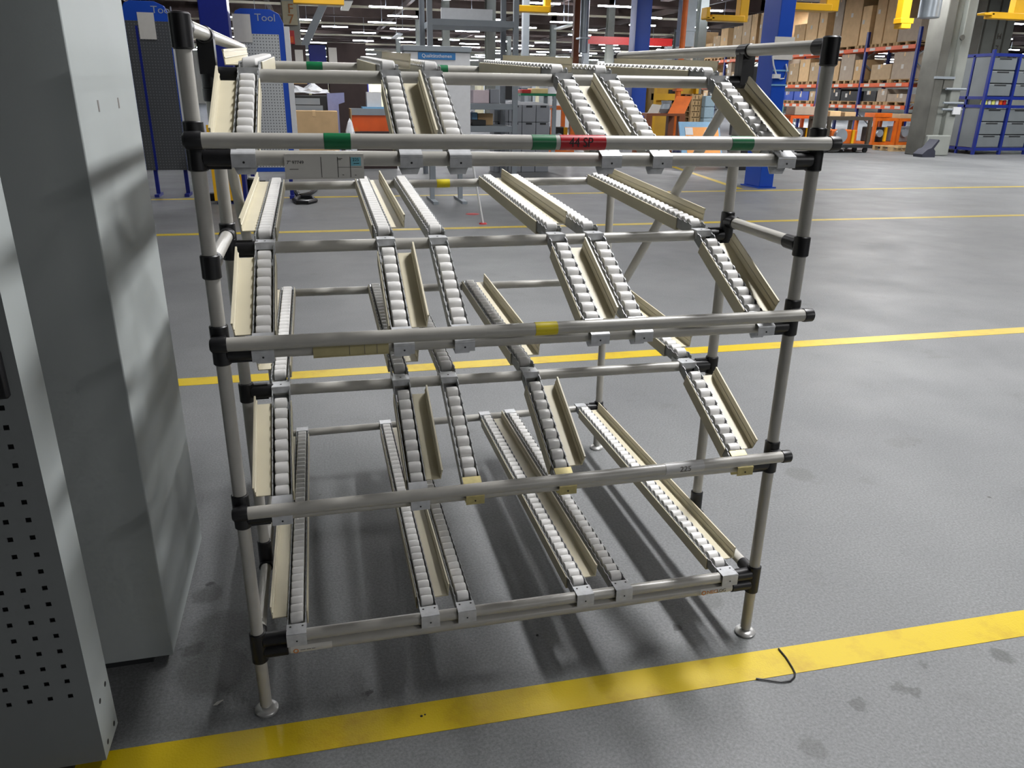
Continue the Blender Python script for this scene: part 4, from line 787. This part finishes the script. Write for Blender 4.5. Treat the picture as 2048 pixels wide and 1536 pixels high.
for k in range(3):
    for (za, zb_, n) in ((.20, zmid - .06, 3), (zs_[1] + .04, zt - .06, 3)):
        for j in range(n):
            h = (zb_ - za) / n; nm = 'upper' if za > 1 else 'lower'
            c = thing('container', '%s grey container from the left, %s row of the %s tier in the blue rack' % (ORD[k], ['bottom', 'middle', 'top'][j], nm), 'container', ((cols_[k] + cols_[k + 1]) / 2, bY + .4, za + h * j), 'grey containers in the blue rack')
            MB().box(cols_[k] + .05, cols_[k + 1] - .05, bY + .01, bY + bd - .1, za + h * j, za + h * (j + 1) - .02).build('container_body', GREYBD, c, .02); MB().box(cols_[k] + .25, cols_[k + 1] - .25, bY + .005, bY + .011, za + h * (j + 1) - .07, za + h * (j + 1) - .035).build('grip_slot', DARK, c)
for k, (p0, p1, mt) in enumerate([(1940, 1948, YELLIGHT), (1951, 1958, WHITE), (1968, 1977, YELLIGHT), (1981, 1996, WHITE), (1998, 2010, ORNG), (2014, 2024, REDP)]):
    xa, xb = X1 + .08 + k * .13, X1 + .17 + k * .13; tag(MB().box(xa, xb, bY + .04, bY + .2, zmid + .034, zmid + .16).build('small_item', mt, None, .008), '%s small item from the left on the open shelf of the blue rack' % ORD[k], 'item', 'small things on the blue rack shelf')
c = column(22.17, 23.45, 22.0, 22.6, CONC, 'pale concrete column lettered H 7 behind the blue bin rack', 'concrete_column', False)
for x in (22.2, 22.72, 23.06): MB().box(x, x + .05, 21.97, 22.0, 0, ROOF).build('groove', CONCD, c)
p_ = at(1981, 80, 23.95); text('H', 'lettering', .25, GREY_P, c, (22.9, 21.96, at(1976, 72, 21.96).z), depth=.004); text('7', 'lettering', .25, GREY_P, c, (22.9, 21.96, at(1970, 96, 21.96).z), depth=.004)
# ------------------------------------------------------------------ yellow crane arms, ducts and beams near the roof
def arm(name, label, Y, bars, mast, cat='crane arm'):
    """bars: pixel rectangles of the arm at depth Y; mast: pixel range of the hanger going up to the roof"""
    pts = [rc(*b, Y) for b in bars]; x0 = min(p[0] for p in pts); x1 = max(p[1] for p in pts); z0 = min(p[2] for p in pts)
    t = thing(name, label, cat, ((x0 + x1) / 2, Y, z0))
    for p in pts: MB().box(p[0], p[1], Y, Y + .25, p[2], p[3]).build('arm_beam', YELP, t, .01)
    xa, xb, za, _ = rc(mast[0], mast[1], mast[2], mast[3], Y); MB().box(xa, xb, Y + .03, Y + .22, za, ROOF).build('hanger', YELP, t, .01)
    return t
arm('crane_arm', 'yellow crane arm at the top edge above the dark boxes', 16, [(586, -6, 688, 8)], (672, -6, 686, 8))
arm('crane_arm', 'yellow crane arm with upright end above the grey shelving', 17, [(1036, 11, 1100, 24)], (1091, 0, 1103, 25))
arm('crane_arm', 'yellow crane arm with hook in front of the cartons', 14, [(1424, 30, 1490, 42), (1414, 14, 1421, 37), (1414, 33, 1430, 38)], (1482, 0, 1499, 44))
arm('crane_arm', 'yellow crane arm fixed next to the bright blue column', 10.4, [(1587, 6, 1665, 21)], (1655, -5, 1681, 22))
arm('crane_arm', 'yellow vertical crane arm with hook in front of tall cartons', 14.5, [(1802, 36, 1828, 47), (1803, 47, 1822, 57)], (1806, 0, 1824, 40))
arm('crane_arm', 'yellow crane arm entering at the top right corner', 15.5, [(1984, 25, 2050, 38), (1970, 25, 1990, 30)], (2032, -5, 2056, 40))
def duct(label, p0, p1, pb, Y, mat, rnd, name='ventilation_duct', cat='duct'):
    x0, x1, _, _ = rc(p0, 0, p1, pb, Y); zb_ = at((p0 + p1) / 2, pb, Y).z if pb < 300 else 0
    m = MB()
    if rnd: m.cyl(((x0 + x1) / 2, Y, zb_), ((x0 + x1) / 2, Y, ROOF), (x1 - x0) / 2, 16, .01)
    else: m.box(x0, x1, Y, Y + (x1 - x0), zb_, ROOF)
    d = thing(name, label, cat, ((x0 + x1) / 2, Y, zb_)); m.build('shaft', mat, d)
    for k in range(2): z = zb_ + .4 + k * 1.2; MB().box(x0 - .02, x1 + .02, Y - (x1 - x0) / 2 - .02 if rnd else Y - .02, Y + (x1 - x0) + .02, z, z + .05).build('joint_band', mat, d)
    return d
duct('rust brown steel post behind the grey shelving', 1143, 1154, 400, 24, BROWN, False, 'steel_post', 'post'); duct('round grey ventilation duct beside the rust brown post', 1160, 1177, 106, 23.5, STEELG, True)
duct('orange vertical pipe left of the stacked cartons', 1350, 1360, 400, 20, ORNG2, True, 'vertical_pipe', 'pipe'); duct('square grey ventilation duct beside the orange pipe', 1366, 1391, 93, 20.6, STEELG, False)
duct('slim grey post right of the grey shelving', 1044, 1056, 400, 19, GREYP, False, 'steel_post', 'post')
z = at(1250, 82, 32).z; x0, x1 = at(1170, 80, 32).x, at(1345, 80, 32).x
c = thing('red_gantry', 'red gantry beam far down the hall left of the blue column', 'gantry', ((x0 + x1) / 2, 32, 0)); MB().box(x0, x1, 32, 32.3, z - .15, z + .15).build('gantry_beam', REDP, c)
for x in (x0 + .1, x1 - .1): MB().box(x - .12, x + .12, 32, 32.3, 0, z - .15).build('gantry_leg', GREYP, c)
# ------------------------------------------------------------------ far machines
rr = random.Random(5); FAR = []
for k in range(20):
    px = 590 + k * 40 + rr.uniform(-10, 10); Y = rr.uniform(33, 60); p = at(px, 150, Y); w = rr.uniform(1.6, 2.8); h = rr.uniform(2.0, 3.3)
    if all(abs(p.x - q[0]) > (w + q[2]) / 2 + .1 or abs(Y - q[1]) > 1.7 for q in FAR): FAR.append((p.x, Y, w, h))
FAR.sort(key=lambda q: proj((q[0], q[1], 1.5))[0])
for k, (x, Y, w, h) in enumerate(FAR):
    mt = rr.choice([CREAMM, WHITE, CREAMM, GREYP, STEELG]); c = thing('machine_housing', '%s pale machine housing from the left far down the hall' % ORD[k], 'machine', (x, Y, 0), 'pale machines far down the hall')
    MB().box(x - w / 2, x + w / 2, Y, Y + 1.5, 0, h).build('housing', mt, c, .05); MB().box(x - w * .2, x + w * .1, Y - .02, Y, h * .45, h * .75).build('dark_window', CABD, c); MB().box(x + w * .2, x + w * .4, Y - .03, Y, h * .5, h * .7).build('control_panel', NAVY, c); MB().box(x - w / 2, x + w / 2, Y - .01, Y, h * .9, h * .96).build('trim_strip', YELP if k % 3 == 0 else GREYP, c)
k = 0
for X in (-12, -2, 8, 18, 28, 38):
    for Y in (34, 46, 58, 72):
        pp = proj((X, Y, 1.5))
        if pp and 560 < pp[0] < 1560: 
            k += 1
            if k <= 20: column(X - .2, X + .2, Y, Y + .4, CONC, '%s grey hall column among the far machines' % ORD[k - 1], 'hall_column')
# ------------------------------------------------------------------ roof beams, pipes and lamps
PIPEC = pm('conduit', (190, 184, 160), .5, var=.05); TRUSS = pm('truss_brown', (70, 56, 50), .7, var=.2, scale=.8)
for k, Y in enumerate(range(16, 100, 6)):
    struct(MB().box(-30, 80, Y, Y + .25, 6.5, 7.2).build('trim_%d' % (20 + k), TRUSS))
    struct(MB().box(-30, 80, Y + 3, Y + 3.12, 6.15, 6.27).build('trim_%d' % (50 + k), PIPEC if k % 2 else TRUSS))
for k, X in enumerate(range(-26, 80, 8)): struct(MB().box(X, X + .2, 14, 108, 6.3, 6.6).build('trim_%d' % (80 + k), TRUSS))
LP = []; LR = random.Random(3)
for i, Y in enumerate([y * 4.6 + 15 for y in range(20)]):
    for j in range(-9, 18):
        x = j * 4.6 + (1.7 if i % 2 else 0) + LR.uniform(-.7, .7); pp = proj((x, Y, LAMP_Z))
        if pp and 180 < pp[0] < 2120 and -30 < pp[1] < 190 and -28 < x < 78 and LR.random() < .8: LP.append((Y, x))
LP.sort()
lamp_me = MB().box(-.85, .85, -.07, .07, 0, .06).mesh('fluorescent_lamp', LAMPM, Vector((0, 0, 0)))
hang_me = MB().box(-.012, .012, -.012, .012, .07, ROOF - LAMP_Z).mesh('hanger', GREYP, Vector((0, 0, 0)))
rest = MB(); dist_n = 0
for Y, x in LP:
    if Y < 62 and dist_n < 290:
        o = bpy.data.objects.new('fluorescent_lamp', lamp_me); col.objects.link(o); o.location = (x, Y, LAMP_Z); dist_n += 1
        h = bpy.data.objects.new('hanger', hang_me); col.objects.link(h); h.parent = o
        tag(o, 'white fluorescent tube lamp hung in rows under the hall roof', 'lamp', 'fluorescent lamps under the roof')
    else: rest.box(x - .85, x + .85, Y - .09, Y + .09, LAMP_Z, LAMP_Z + .07)
if rest.v:
    o = rest.build('fluorescent_lamp', LAMPM); tag(o, 'distant rows of glowing fluorescent lamps at the far end of the hall', 'lamps'); o['kind'] = 'stuff'
print('ROLLERS', COUNT[0], 'LAMPS', dist_n, len(LP))
